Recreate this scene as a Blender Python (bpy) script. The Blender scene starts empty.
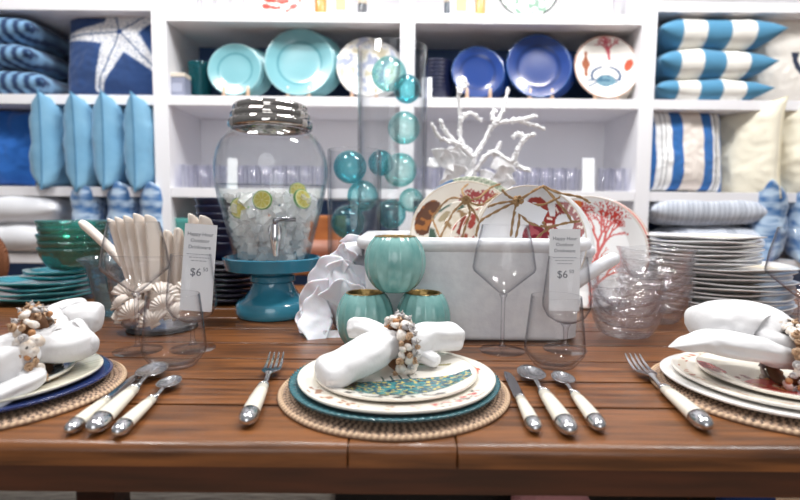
import bpy, bmesh, math, random
import numpy as np
from mathutils import Vector, Matrix, Euler, noise
random.seed(7)
SC = bpy.context.scene
COL = SC.collection
PI = math.pi
# ------------------------------------------------------------------ camera
F = 510.0
TZ = 0.75                      # table top height
CAMZ = TZ + 0.255
cam_d = bpy.data.cameras.new('camera'); cam = bpy.data.objects.new('camera', cam_d); COL.objects.link(cam)
cam_d.sensor_width = 36; cam_d.lens = F/800*36; cam_d.clip_start = 0.02
CR = (Matrix.Rotation(math.radians(90-4.5), 4, 'X') @ Matrix.Rotation(math.radians(0.5), 4, 'Z'))
cam.matrix_world = Matrix.Translation((0, 0, CAMZ)) @ CR
cam_d.dof.use_dof = True; cam_d.dof.focus_distance = 0.85; cam_d.dof.aperture_fstop = 2.8
SC.camera = cam
# ------------------------------------------------------------------ world and lights
w = bpy.data.worlds.new('world'); SC.world = w; w.use_nodes = True
nt = w.node_tree; nt.nodes.clear()
wo = nt.nodes.new('ShaderNodeOutputWorld'); wb = nt.nodes.new('ShaderNodeBackground')
tc = nt.nodes.new('ShaderNodeTexCoord'); sx = nt.nodes.new('ShaderNodeSeparateXYZ'); rp = nt.nodes.new('ShaderNodeValToRGB')
rp.color_ramp.elements[0].position = 0.0; rp.color_ramp.elements[0].color = (0.40, 0.40, 0.41, 1)
rp.color_ramp.elements[1].position = 0.75; rp.color_ramp.elements[1].color = (0.95, 0.96, 0.99, 1)
nt.links.new(tc.outputs['Generated'], sx.inputs[0]); nt.links.new(sx.outputs['Z'], rp.inputs[0])
nt.links.new(rp.outputs[0], wb.inputs['Color']); wb.inputs['Strength'].default_value = 0.42
nt.links.new(wb.outputs[0], wo.inputs[0])
def lamp(name, loc, target, size, power, color=(1, 1, 1)):
    l = bpy.data.lights.new(name, 'AREA'); l.shape = 'DISK'; l.size = size; l.energy = power; l.color = color
    o = bpy.data.objects.new(name, l); COL.objects.link(o); o.location = loc
    o.rotation_euler = (Vector(target)-Vector(loc)).to_track_quat('-Z', 'Y').to_euler()
    return o
lamp('ceiling_spotlight', (-1.0, 0.95, 3.0), (-0.3, 1.0, .75), 0.30, 25, (1, .97, .93))
lamp('ceiling_spotlight', (1.1, 0.95, 3.0), (0.3, 1.0, .75), 0.30, 23, (1, .97, .93))
lamp('ceiling_spotlight', (0.1, 1.75, 2.9), (0.0, 1.0, .75), 0.25, 19, (1, .98, .95))
lamp('ceiling_spotlight', (-1.4, 1.1, 3.3), (-1.2, 2.5, 1.2), 0.3, 27, (.97, .98, 1))
lamp('ceiling_spotlight', (0.2, 1.1, 3.3), (0.2, 2.5, 1.2), 0.3, 27, (.97, .98, 1))
lamp('added_fill_light', (0.0, -2.6, 1.9), (0.0, 2.6, 1.3), 2.2, 34, (.97, .98, 1))  # unseen soft fill added behind the camera to brighten the shelving from the front
lamp('ceiling_spotlight', (1.6, 1.1, 3.3), (1.3, 2.5, 1.2), 0.3, 27, (.97, .98, 1))
SC.view_settings.view_transform = 'Standard'; SC.view_settings.look = 'None'
SC.view_settings.gamma = 1; SC.view_settings.use_curve_mapping = False
SC.view_settings.exposure = -0.12
SC.cycles.transparent_max_bounces = 48
SC.cycles.max_bounces = 10; SC.cycles.glossy_bounces = 5; SC.cycles.transmission_bounces = 10
SC.cycles.sample_clamp_indirect = 6
# ------------------------------------------------------------------ projection helpers
CR3 = CR.to_3x3()
def ray(px, py): return CR3 @ Vector(((px-400)/F, -(py-250)/F, -1))
def at(px, py, D):                       # point of the pixel at distance D (world y)
    r = ray(px, py); return Vector((0, 0, CAMZ)) + r*(D/r.y)
def gp(px, py, z=TZ):                    # point of the pixel on the plane at height z
    r = ray(px, py); return Vector((0, 0, CAMZ)) + r*((z-CAMZ)/r.z)
# ------------------------------------------------------------------ colour
def lin(h):
    h = h.lstrip('#'); c = [int(h[i:i+2], 16)/255 for i in (0, 2, 4)]
    return tuple(x/12.92 if x <= .04045 else ((x+.055)/1.055)**2.4 for x in c)
def mixc(a, b, t): return tuple(a[i]*(1-t)+b[i]*t for i in range(3))
# ------------------------------------------------------------------ materials
MATS = {}
def mat(name, color=(.8, .8, .8), rough=.5, metal=0, coat=0, vc=False, bump=None, noisec=None, sheen=0, sss=0, spec=.5):
    """bump=(kind, scale, strength); noisec=(colour2, scale, stretch)"""
    if name in MATS: return MATS[name]
    m = bpy.data.materials.new(name); m.use_nodes = True; t = m.node_tree; b = t.nodes['Principled BSDF']
    if isinstance(color, str): color = lin(color)
    b.inputs['Base Color'].default_value = (*color, 1); b.inputs['Roughness'].default_value = rough
    b.inputs['Metallic'].default_value = metal; b.inputs['Coat Weight'].default_value = coat
    b.inputs['Coat Roughness'].default_value = .08
    b.inputs['Specular IOR Level'].default_value = spec
    if sheen: b.inputs['Sheen Weight'].default_value = sheen
    if sss: b.inputs['Subsurface Weight'].default_value = sss; b.inputs['Subsurface Scale'].default_value = .01
    tcn = t.nodes.new('ShaderNodeTexCoord'); mp = t.nodes.new('ShaderNodeMapping')
    t.links.new(tcn.outputs['Object'], mp.inputs[0])
    src = None
    if vc:
        a = t.nodes.new('ShaderNodeAttribute'); a.attribute_name = 'Col'; src = a.outputs['Color']
    if noisec:
        c2, sc, st = noisec
        if isinstance(c2, str): c2 = lin(c2)
        mp2 = t.nodes.new('ShaderNodeMapping'); t.links.new(tcn.outputs['Object'], mp2.inputs[0]); mp2.inputs['Scale'].default_value = st
        n = t.nodes.new('ShaderNodeTexNoise'); n.inputs['Scale'].default_value = sc; n.inputs['Detail'].default_value = 5
        t.links.new(mp2.outputs[0], n.inputs['Vector'])
        r = t.nodes.new('ShaderNodeValToRGB'); r.color_ramp.elements[0].position = .35; r.color_ramp.elements[1].position = .65
        t.links.new(n.outputs['Fac'], r.inputs[0])
        mx = t.nodes.new('ShaderNodeMix'); mx.data_type = 'RGBA'
        t.links.new(r.outputs[0], mx.inputs['Factor'])
        if src: t.links.new(src, mx.inputs['A'])
        else: mx.inputs['A'].default_value = (*color, 1)
        mx.inputs['B'].default_value = (*c2, 1); src = mx.outputs['Result']
    if src: t.links.new(src, b.inputs['Base Color'])
    if bump:
        kind, sc, st = bump[:3]
        if kind == 'noise':
            n = t.nodes.new('ShaderNodeTexNoise'); n.inputs['Detail'].default_value = 3; out = 'Fac'
        elif kind == 'voronoi':
            n = t.nodes.new('ShaderNodeTexVoronoi'); out = 'Distance'
        else:
            n = t.nodes.new('ShaderNodeTexWave'); out = 'Fac'
        n.inputs['Scale'].default_value = sc
        if len(bump) > 3: mp.inputs['Scale'].default_value = bump[3]
        t.links.new(mp.outputs[0], n.inputs['Vector'])
        bp = t.nodes.new('ShaderNodeBump'); bp.inputs['Strength'].default_value = st; bp.inputs['Distance'].default_value = .003
        t.links.new(n.outputs[out], bp.inputs['Height']); t.links.new(bp.outputs[0], b.inputs['Normal'])
    MATS[name] = m; return m
def glass(name, tint=(1, 1, 1), edge=(.24, .25, .31), refl=.9, power=4.5, base=.012, bump=None, rough=.02, body=0.0):
    """thin clear glass: light passes straight, tinted more at grazing view, with a mirror coat"""
    if name in MATS: return MATS[name]
    m = bpy.data.materials.new(name); m.use_nodes = True; t = m.node_tree; t.nodes.clear()
    o = t.nodes.new('ShaderNodeOutputMaterial'); tr = t.nodes.new('ShaderNodeBsdfTransparent'); g = t.nodes.new('ShaderNodeBsdfGlossy')
    g.inputs['Roughness'].default_value = rough; g.inputs['Color'].default_value = (1, 1, 1, 1)
    lw = t.nodes.new('ShaderNodeLayerWeight'); lw.inputs['Blend'].default_value = .5
    pw = t.nodes.new('ShaderNodeMath'); pw.operation = 'POWER'; pw.inputs[1].default_value = power
    t.links.new(lw.outputs['Facing'], pw.inputs[0])
    mc = t.nodes.new('ShaderNodeMix'); mc.data_type = 'RGBA'; t.links.new(pw.outputs[0], mc.inputs['Factor'])
    mc.inputs['A'].default_value = (*tint, 1); mc.inputs['B'].default_value = (*edge, 1); t.links.new(mc.outputs['Result'], tr.inputs[0])
    pf = t.nodes.new('ShaderNodeMath'); pf.operation = 'POWER'; pf.inputs[1].default_value = 4.5; t.links.new(lw.outputs['Facing'], pf.inputs[0])
    ml = t.nodes.new('ShaderNodeMath'); ml.operation = 'MULTIPLY_ADD'; ml.inputs[1].default_value = refl*.6; ml.inputs[2].default_value = base
    t.links.new(pf.outputs[0], ml.inputs[0])
    mx = t.nodes.new('ShaderNodeMixShader'); t.links.new(ml.outputs[0], mx.inputs[0]); t.links.new(tr.outputs[0], mx.inputs[1]); t.links.new(g.outputs[0], mx.inputs[2])
    last = mx
    if body:
        df = t.nodes.new('ShaderNodeBsdfDiffuse'); df.inputs[0].default_value = (*tint, 1)
        m2 = t.nodes.new('ShaderNodeMixShader'); m2.inputs[0].default_value = body
        t.links.new(mx.outputs[0], m2.inputs[1]); t.links.new(df.outputs[0], m2.inputs[2]); last = m2
    if bump:
        kind, sc, st = bump
        tcn = t.nodes.new('ShaderNodeTexCoord')
        n = t.nodes.new('ShaderNodeTexNoise' if kind == 'noise' else 'ShaderNodeTexVoronoi'); n.inputs['Scale'].default_value = sc
        t.links.new(tcn.outputs['Object'], n.inputs['Vector'])
        bp = t.nodes.new('ShaderNodeBump'); bp.inputs['Strength'].default_value = st; bp.inputs['Distance'].default_value = .01
        t.links.new(n.outputs[0], bp.inputs['Height'])
        t.links.new(bp.outputs[0], g.inputs['Normal'])
        if body or power < 2: t.links.new(bp.outputs[0], lw.inputs['Normal'])
    t.links.new(last.outputs[0], o.inputs[0]); MATS[name] = m; return m
# ------------------------------------------------------------------ mesh builder
class MB:
    def __init__(s): s.v = []; s.f = []; s.mi = []; s.c = []
    def add(s, v, f, mi=0, col=None, M=None):
        k = len(s.v)
        if M is not None: v = [M @ Vector(p) for p in v]
        s.v += [tuple(p) for p in v]; s.f += [tuple(i+k for i in q) for q in f]; s.mi += [mi]*len(f)
        if col is None: col = (1, 1, 1)
        s.c += list(col) if len(col) == len(v) and not isinstance(col[0], (int, float)) else [col]*len(v)
        return s
    def lathe(s, prof, seg=32, M=None, mi=0, col=None, fn=None, cfn=None):
        """prof [(r,z)]; fn(r,z,a)->(r,z); cfn(x,y,z,i)->colour"""
        v = []; f = []; cc = []
        for i, (r, z) in enumerate(prof):
            for j in range(seg):
                a = 2*PI*j/seg; rr, zz = (r, z) if fn is None else fn(r, z, a)
                v.append((rr*math.cos(a), rr*math.sin(a), zz))
                if cfn: cc.append(cfn(v[-1][0], v[-1][1], zz, i))
        n = len(prof)
        for i in range(n-1):
            for j in range(seg):
                a0 = i*seg+j; a1 = i*seg+(j+1) % seg
                f.append((a0, a1, a1+seg, a0+seg))
        if prof[0][0] > 1e-5 and False: f.append(tuple(range(seg)))
        return s.add(v, f, mi, cc if cfn else col, M)
    def box(s, x0, x1, y0, y1, z0, z1, mi=0, col=None, M=None):
        v = [(x, y, z) for x in (x0, x1) for y in (y0, y1) for z in (z0, z1)]
        f = [(0, 1, 3, 2), (4, 6, 7, 5), (0, 4, 5, 1), (2, 3, 7, 6), (0, 2, 6, 4), (1, 5, 7, 3)]
        return s.add(v, f, mi, col, M)
    def tube(s, pts, rad, seg=8, mi=0, col=None, M=None, caps=True, flat=1.0, up=None):
        pts = [Vector(p) for p in pts]; n = len(pts)
        if not hasattr(rad, '__len__'): rad = [rad]*n
        v = []; f = []
        prev = None
        for i, p in enumerate(pts):
            t = (pts[min(i+1, n-1)]-pts[max(i-1, 0)]).normalized()
            if up is not None: u = Vector(up)
            elif prev is None: u = Vector((0, 0, 1)) if abs(t.z) < .9 else Vector((1, 0, 0))
            else: u = prev
            side = t.cross(u).normalized(); u2 = side.cross(t).normalized(); prev = u2
            for j in range(seg):
                a = 2*PI*j/seg
                v.append(p + side*(math.cos(a)*rad[i]) + u2*(math.sin(a)*rad[i]*flat))
        for i in range(n-1):
            for j in range(seg):
                a0 = i*seg+j; a1 = i*seg+(j+1) % seg; f.append((a0, a1, a1+seg, a0+seg))
        if caps: f.append(tuple(range(seg))[::-1]); f.append(tuple((n-1)*seg+j for j in range(seg)))
        return s.add(v, f, mi, col, M)
    def ball(s, c, r, sub=2, mi=0, col=None, M=None, fn=None):
        bm = bmesh.new(); bmesh.ops.create_icosphere(bm, subdivisions=sub, radius=1)
        if not hasattr(r, '__len__'): r = (r, r, r)
        v = []
        for q in bm.verts:
            p = q.co.copy()
            if fn: p = p*fn(p)
            v.append((c[0]+p.x*r[0], c[1]+p.y*r[1], c[2]+p.z*r[2]))
        f = [tuple(x.index for x in q.verts) for q in bm.faces]; bm.free()
        return s.add(v, f, mi, col, M)
    def grid(s, nx, ny, fn, mi=0, cfn=None, M=None, col=None, wrapx=False):
        v = []; f = []; cc = []
        for j in range(ny+1):
            for i in range(nx+1):
                v.append(fn(i/nx, j/ny))
                if cfn: cc.append(cfn(i/nx, j/ny))
        for j in range(ny):
            for i in range(nx):
                a = j*(nx+1)+i; f.append((a, a+1, a+nx+2, a+nx+1))
        return s.add(v, f, mi, cc if cfn else col, M)
    def mesh(s, name, mats, smooth=True, angle=None, merge=False):
        me = bpy.data.meshes.new(name); me.from_pydata(s.v, [], s.f)
        if not isinstance(mats, (list, tuple)): mats = [mats]
        for m in mats: me.materials.append(m)
        me.polygons.foreach_set('material_index', s.mi)
        ca = me.color_attributes.new('Col', 'FLOAT_COLOR', 'POINT')
        arr = np.ones((len(s.v), 4), dtype=np.float32); arr[:, :3] = np.array(s.c, dtype=np.float32).reshape(-1, 3)
        ca.data.foreach_set('color', arr.ravel())
        bm = bmesh.new(); bm.from_mesh(me)
        bmesh.ops.remove_doubles(bm, verts=bm.verts, dist=1e-6)
        bmesh.ops.recalc_face_normals(bm, faces=bm.faces); bm.to_mesh(me); bm.free()
        me.polygons.foreach_set('use_smooth', [smooth]*len(me.polygons))
        if smooth and angle: me.set_sharp_from_angle(angle=math.radians(angle))
        me.update(); return me
    def build(s, name, mats, parent=None, loc=(0, 0, 0), rot=(0, 0, 0), scale=1, smooth=True, angle=None, bevel=0):
        o = bpy.data.objects.new(name, s.mesh(name, mats, smooth, angle)); COL.objects.link(o)
        o.location = loc; o.rotation_euler = rot
        o.scale = (scale,)*3 if not hasattr(scale, '__len__') else scale
        if parent: o.parent = parent
        if bevel:
            b = o.modifiers.new('bevel', 'BEVEL'); b.width = bevel; b.segments = 3; b.limit_method = 'ANGLE'; b.harden_normals = False
        return o
def tag(o, label=None, cat=None, group=None, kind=None):
    if label: o['label'] = label
    if cat: o['category'] = cat
    if group: o['group'] = group
    if kind: o['kind'] = kind
    return o
def thing(name, label, cat, loc=(0, 0, 0), rot=(0, 0, 0), group=None, scale=1):
    o = bpy.data.objects.new(name, None); COL.objects.link(o); o.empty_display_size = .05
    o.location = loc; o.rotation_euler = rot; o.scale = (scale,)*3
    return tag(o, label, cat, group)
def kids(o): return [c for c in bpy.data.objects if c.parent == o]
def dup(o, loc=None, rot=None, label=None, group=None, scale=None, parent=None):
    c = o.copy(); COL.objects.link(c)
    if parent is not None: c.parent = parent
    if loc is not None: c.location = loc
    if rot is not None: c.rotation_euler = rot
    if scale is not None: c.scale = (scale,)*3
    if label: c['label'] = label
    if group: c['group'] = group
    for k in kids(o): dup(k, parent=c)
    return c
def nz(x, y=0, z=0): return noise.noise(Vector((x, y, z)))
def smooth_path(pts, n=8):
    pts = [Vector(p) for p in pts]; out = []
    for i in range(len(pts)-1):
        p0 = pts[max(i-1, 0)]; p1 = pts[i]; p2 = pts[i+1]; p3 = pts[min(i+2, len(pts)-1)]
        for k in range(n):
            t = k/n
            out.append(.5*((2*p1)+(p2-p0)*t+(2*p0-5*p1+4*p2-p3)*t*t+(3*p1-p0-3*p2+p3)*t**3))
    out.append(pts[-1]); return out
# ------------------------------------------------------------------ material library
WHITE = mat('white_paint', '#ecebee', .45)
BACKW = mat('white_back_paint', '#eeedf0', .6)
BACKB = mat('slate_blue_back', '#2c4a74', .6)  # one even slate blue for the back panels not set in white
WOOD = mat('brown_stained_wood', '#86532b', .34, noisec=('#4f2e16', 3.5, (1.6, 22, 22)), bump=('noise', 30, .12, (1.5, 25, 25)), coat=.06)
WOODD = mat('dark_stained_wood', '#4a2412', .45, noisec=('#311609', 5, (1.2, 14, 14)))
CER = mat('glazed_ceramic', vc=True, rough=.22, coat=.5)
CERW = mat('glazed_ceramic_wavy', vc=True, rough=.16, coat=.6, bump=('noise', 14, .35))
CHROME = mat('polished_steel', (.82, .82, .84), .14, metal=1)
STEEL = mat('flatware_steel', (.62, .62, .64), .2, metal=1)
PEARL = mat('ivory_handle', '#efe9da', .25, coat=.5)
LINEN = mat('white_linen', '#dcdbdc', .9, bump=('noise', 55, .5))
GL = glass('clear_glass')
# ================================================================== the room
def struct(o): return tag(o, kind='structure')
FLOOR = mat('pale_wood_floor', '#c9a98a', .5, noisec=('#a98463', 3, (1, 9, 1)))
struct(MB().box(-5, 5, -2.5, 3.0, -.05, 0).build('floor', FLOOR, smooth=False))
struct(MB().box(-5, 5, 2.86, 3.0, 0, 3.4).build('wall_back', mat('wall_paint', '#dcdde2', .7), smooth=False))
rug = MB().box(-1.9, -.12, .9, 2.05, 0.001, .012).build('area_rug', mat('woven_rug', '#b9b2a6', .9, noisec=('#8d877f', 22, (.6, 4, 1)), bump=('noise', 60, .6)), smooth=False)
tag(rug, 'pale grey woven rug on the floor under the wooden table', 'rug')
# ================================================================== the dining table
tab = thing('dining_table', 'long brown stained plank dining table laid with three place settings', 'table', (0, 0, 0))
TL, TR = -1.75, 1.75
rows = [gp(400, q).y for q in (447.5, 406, 380.5, 360, 344.5, 330)]+[ 1.175, 1.28, 1.385, 1.49, 1.595, 1.70]
top = MB()
def board(m, x0, x1, y0, y1, z0, z1, front=False):
    R = .011 if front else .0022; R = min(R, (z1-z0)/2)
    prof = [(y1, z0), (y1, z1-.0008), (y1-.0008, z1)]
    if front: prof += [(y0+R-R*math.sin(a), z1-R+R*math.cos(a)) for a in [PI/2*k/7 for k in range(8)]]
    else: prof += [(y0+.0008, z1), (y0, z1-.0008)]
    prof += [(y0, z0)]
    v = []; n = len(prof); xs = [x0, x0+.0012, x1-.0012, x1]; ins = [.0012, 0, 0, .0012]
    for x, e in zip(xs, ins):
        for (y, z) in prof: v.append((x, min(max(y, y0+e), y1-e), min(z, z1-e)))
    f = []
    for k in range(3):
        for i in range(n):
            f.append((k*n+i, k*n+(i+1) % n, (k+1)*n+(i+1) % n, (k+1)*n+i))
    f.append(tuple(range(n))[::-1]); f.append(tuple(3*n+i for i in range(n)))
    m.add(v, f)
xa = at(349, 446, .549).x; xb = at(456, 446, .549).x
for i in range(len(rows)-1):
    y0, y1 = rows[i]+.0028, rows[i+1]-.0028
    if i == 0:
        for (p, q) in ((TL, xa-.0007), (xa+.0007, xb-.0007), (xb+.0007, TR)): board(top, p, q, y0, y1, TZ-.025, TZ, True)
    else: board(top, TL, TR, y0, y1, TZ-.022, TZ)
for x in (-1.2, -.4, .4, 1.2): top.box(x-.04, x+.04, .60, 1.66, TZ-.045, TZ-.0255)
top.build('tabletop', WOOD, tab, angle=35)
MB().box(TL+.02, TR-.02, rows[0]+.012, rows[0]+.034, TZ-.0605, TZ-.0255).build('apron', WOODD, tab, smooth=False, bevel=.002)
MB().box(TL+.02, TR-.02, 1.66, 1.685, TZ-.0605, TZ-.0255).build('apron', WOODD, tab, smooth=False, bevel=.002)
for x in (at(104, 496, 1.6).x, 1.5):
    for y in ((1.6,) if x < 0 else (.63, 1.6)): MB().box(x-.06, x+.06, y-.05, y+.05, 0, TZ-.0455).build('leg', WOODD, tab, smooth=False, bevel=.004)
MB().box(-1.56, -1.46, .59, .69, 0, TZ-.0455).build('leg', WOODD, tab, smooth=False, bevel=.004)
# under the table
c1 = at(335, 495, 1.58).x; c2 = at(738, 495, 1.58).x
tr = thing('storage_trunk', 'dark wooden trunk standing on the floor beneath the table', 'trunk', ((c1+c2)/2, 1.75, 0))
hw = (c2-c1)/2
MB().box(-hw, hw, -.17, .17, 0, .16).build('body', mat('black_wood', '#17110e', .5), tr, smooth=False, bevel=.006)
MB().box(-hw-.01, hw+.01, -.18, .18, .161, .185).build('lid', mat('black_wood'), tr, smooth=False, bevel=.004)
for px, r, c, lab in ((540, .105, '#c98f92', 'dusty pink round woven pouf beneath the table front'), (722, .07, '#1d3c78', 'deep blue round woven pouf beneath the table front')):
    p = at(px, 500, 1.46); m = MB()
    m.lathe([(0, 0), (r*.8, 0), (r, .05), (r*1.05, .1), (r*.95, .16), (r*.6, .2), (0, .21)], 48, fn=lambda q, z, a, r=r: (q*(1+.03*math.cos(a*16)), z))
    o = m.build('pouf', mat('pouf_cloth_'+c[1:], c, .9, bump=('noise', 70, .8)), loc=(p.x, p.y-.1, .012), scale=(1, 1, 1.35)); tag(o, lab, 'pouf')
# furniture glimpsed behind the table
CW = mat('orange_wood', '#b9733f', .45, noisec=('#96552a', 5, (1, 1, 8)))
bn = thing('wooden_bench', 'orange-brown wooden bench behind the table, past the drink dispenser', 'bench', (-.44, 1.95, 0))
MB().box(-.235, .235, -.16, .16, .77, .81).build('seat', CW, bn, smooth=False, bevel=.006)
for x in (-.20, .20):
    for y in (-.13, .13): MB().box(x-.025, x+.025, y-.025, y+.025, 0, .769).build('leg', CW, bn, smooth=False)
MB().box(-.22, .22, .10, .13, .811, .98).build('back_board', CW, bn, smooth=False, bevel=.005)
o = MB().tube([(-.15, 0, 0), (.15, 0, 0)], .038, 24).build('bolster', mat('rose_brown_leather', '#a5705c', .45), loc=(-.38, 1.90, .852)); tag(o, 'rose brown leather bolster lying on the wooden bench', 'bolster')
# wicker chair at the left border
wc = thing('wicker_chair', 'brown wicker chair back at the far left end of the table', 'chair', (at(-22, 268, 1.9).x, 1.9, 0))
WK = mat('brown_wicker', '#7b4a2c', .7, bump=('wave', 60, 1.0))
MB().ball((0, 0, .80), (.115, .05, .13), 3).build('backrest', WK, wc)
MB().lathe([(0, .42), (.2, .42), (.22, .44), (.2, .47), (0, .47)], 32).build('seat', WK, wc)
for sx in (-1, 1):
    for sy in (-1, 1): MB().tube([(sx*.14, sy*.14, .42), (sx*.17, sy*.17, 0)], .015).build('leg', WK, wc)
    MB().tube([(sx*.10, 0, .45), (sx*.08, 0, .75)], .013).build('back_post', WK, wc)
# ================================================================== shelving
SD = 2.25; SB = 2.62                      # front plane, back plane
def zy(py): return at(400, py, SD).z
def xs(px, py=100): return at(px, py, SD).x
sh = thing('shelving_unit', 'white built-in shelving filled with plates, glasses and pillows', 'shelving')
D1 = (xs(152, 50)+xs(168, 50))/2-.004; D2 = xs(407.5, 50); D3 = xs(649, 50)
zb = [zy(13), zy(97), zy(189.5), zy(257)]; th = .042
XL, XR = D1-1.10, D3+1.10
HT = 2.35
for x in (XL, D1, D2, D3, XR): MB().box(x-.032, x+.032, SD, SB, 0, HT).build('upright', WHITE, sh, smooth=False, bevel=.002)
bays = [(XL, D1), (D1, D2), (D2, D3), (D3, XR)]
for bi, (a, b) in enumerate(bays):
    tops = [zy(0 if bi in (0, 3) else 12.5), zy(97), zy(189.5), zy(257), zy(257)-.42]
    if bi in (0, 3): tops[0] = zy(2.5 if bi == 0 else -1)
    for z in tops: MB().box(a+.0325, b-.0325, SD+.004, SB, z-th, z).build('shelf', WHITE, sh, smooth=False, bevel=.002)
    MB().box(a+.0325, b-.0325, SD+.004, SB, HT-th, HT).build('shelf', WHITE, sh, smooth=False)
    z1 = zy(97)+.001; z0 = tops[0]-th-.001
    MB().box(a+.033, b-.033, SB-.012, SB-.001, z1, z0).build('back_panel', BACKB, sh, smooth=False)
    MB().box(a+.033, b-.033, SB-.012, SB-.001, zy(189.5)+.001, zy(97)-th-.001).build('back_panel', BACKW if bi in (1, 2) else BACKB, sh, smooth=False)
    MB().box(a+.033, b-.033, SB-.012, SB-.001, .0, zy(189.5)-th-.001).build('back_panel', BACKB, sh, smooth=False)
    MB().box(a+.033, b-.033, SB-.012, SB-.001, tops[0]+.001, HT-th-.001).build('back_panel', BACKW, sh, smooth=False)
zs = {1: zy(12.5)+.001, 2: zy(97)+.001, 3: zy(189.5)+.001, 4: zy(257)+.001}
# ------------------------------------------------------------------ pillows
def pillow_mb(wd, hg, t, cfn=None, n=36, pull=.07, seed=0, wr=.010, ear=0):
    """pillow standing in the XZ plane, centre at the origin, thickness along Y"""
    m = MB()
    for s in (1, -1):
        def fn(u, v, s=s):
            a = 2*u-1; b = 2*v-1
            px = pull*(1-b*b)*(1+.15*math.sin(9*b+seed)); pz = pull*(1-a*a)*(1+.15*math.sin(8*a+seed*2))
            c = (abs(a*b))**6*ear
            x = wd/2*a*(1-px+c); z = hg/2*b*(1-pz+c)
            e = (max(0, 1-abs(a)**4.0)*max(0, 1-abs(b)**4.0))**.52
            edge = min(1, 8*(1-max(abs(a), abs(b))))
            y = s*(t/2*e + edge*wr*nz(a*2.2+seed, b*2.2, s)*e + .35*wr*nz(a*7+seed, b*7, s*2)*edge)
            return (x, y, z)
        m.grid(n, n, fn, cfn=(lambda u, v, s=s: cfn(2*u-1, 2*v-1, s)) if cfn else None)
    return m
CLOTH = mat('pillow_cloth', vc=True, rough=.9, sheen=.2, bump=('noise', 160, .2))
def pillow(label, loc, rot, dims, cfn=None, color=None, group=None, name='throw_pillow', trim=None, material=None, **k):
    c = lin(color) if color else None
    m = pillow_mb(*dims, cfn=cfn or (lambda a, b, s: c), **k)
    th_ = thing(name, label, 'pillow', loc, rot, group)
    m.build('cover', material or CLOTH, th_)
    if trim:                             # piping round the seam
        wd, hg = dims[0], dims[1]; pts = []
        pull = k.get('pull', .07); N = 24; seed = k.get('seed', 0); ear = k.get('ear', 0)
        def P(a, b):
            px = pull*(1-b*b)*(1+.15*math.sin(9*b+seed)); pz = pull*(1-a*a)*(1+.15*math.sin(8*a+seed*2)); c_ = (abs(a*b))**6*ear
            return (wd/2*a*(1-px+c_), 0, hg/2*b*(1-pz+c_))
        pts = [P(-1+2*i/N, -1) for i in range(N)]+[P(1, -1+2*i/N) for i in range(N)]+[P(1-2*i/N, 1) for i in range(N)]+[P(-1, 1-2*i/N) for i in range(N+1)]
        MB().tube(pts, trim[0], 6, caps=False).build('piping', mat('piping_'+trim[1][1:], trim[1], .9), th_)
    return th_
BL, PB, NV, CR_ = lin('#8fb6d3'), lin('#4f86ad'), lin('#1c3a66'), lin('#efeae0')
# left bay, upper compartment: three striped pillows lying in a stack
def navystripe(a, b, s):
    q = (b*.5+.5+.13*a*a)*9; q = q % 1.0
    return mixc(lin('#163763'), lin('#7ba6ca'), min(1, max(0, (math.sin(q*2*PI)*1.6+.5))))
z = zs[2]; hh = [.118, .112, .118]; labs = ['bottom', 'middle', 'top']
for i in range(3):
    pillow('blue pillow with light stripes, %s of the stack beside the starfish pillow' % labs[i], (xs(-6)+[-.03, -.05, -.06][i], SD+.19, z+hh[i]/2-.004), (PI/2, 0, PI/2+[.05, -.04, .03][i]),
           (.40, .46, hh[i]+.012), cfn=navystripe, group='striped blue pillows stacked on the shelf', seed=i, pull=.05)
    z += hh[i]
def seg_d(px, py, a, b):
    ax, ay = a; bx, by = b; dx, dy = bx-ax, by-ay; t = max(0, min(1, ((px-ax)*dx+(py-ay)*dy)/(dx*dx+dy*dy+1e-9)))
    return math.hypot(px-ax-t*dx, py-ay-t*dy), t
star_c = (.22, .42); star_tips = [(-.93, .34), (-.22, -.84), (1.0, -.45), (1.1, 1.1), (-.1, 1.5)]
def starfish_print(a, b, s):
    base = lin('#1d3f73')
    if s > 0: return base
    ang = math.atan2(b-star_c[1], a-star_c[0]); r = math.hypot(a-star_c[0], b-star_c[1])
    best = 9
    for k, t in enumerate(star_tips):
        d, q = seg_d(a, b, star_c, t)
        wdt = .27*(1-q)**1.3+.09
        best2 = d/wdt
        if best2 < best: best = best2; bq = q; bd = d
    if r < .06: return base
    if best < 1:
        if best > .90: return lin('#8f9fb8')
        if bd < .018: return lin('#5b6f92')
        hatch = math.sin(bq*46)*math.cos(best*2)
        if .45 < best < .85 and hatch > .75: return lin('#7d8ca8')
        return mixc(lin('#e2e2e4'), lin('#8391ad'), min(1, max(0, nz(a*26, b*26, 4)*2.4-.1)))
    return base
pillow('navy pillow with a large white starfish print standing on the shelf', ((xs(58)+xs(152))/2-.006, SD+.13, zs[2]+.196), (math.radians(-6), 0, math.radians(-3)), (.45, .40, .15), cfn=starfish_print, n=110, seed=3, pull=.03)
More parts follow.
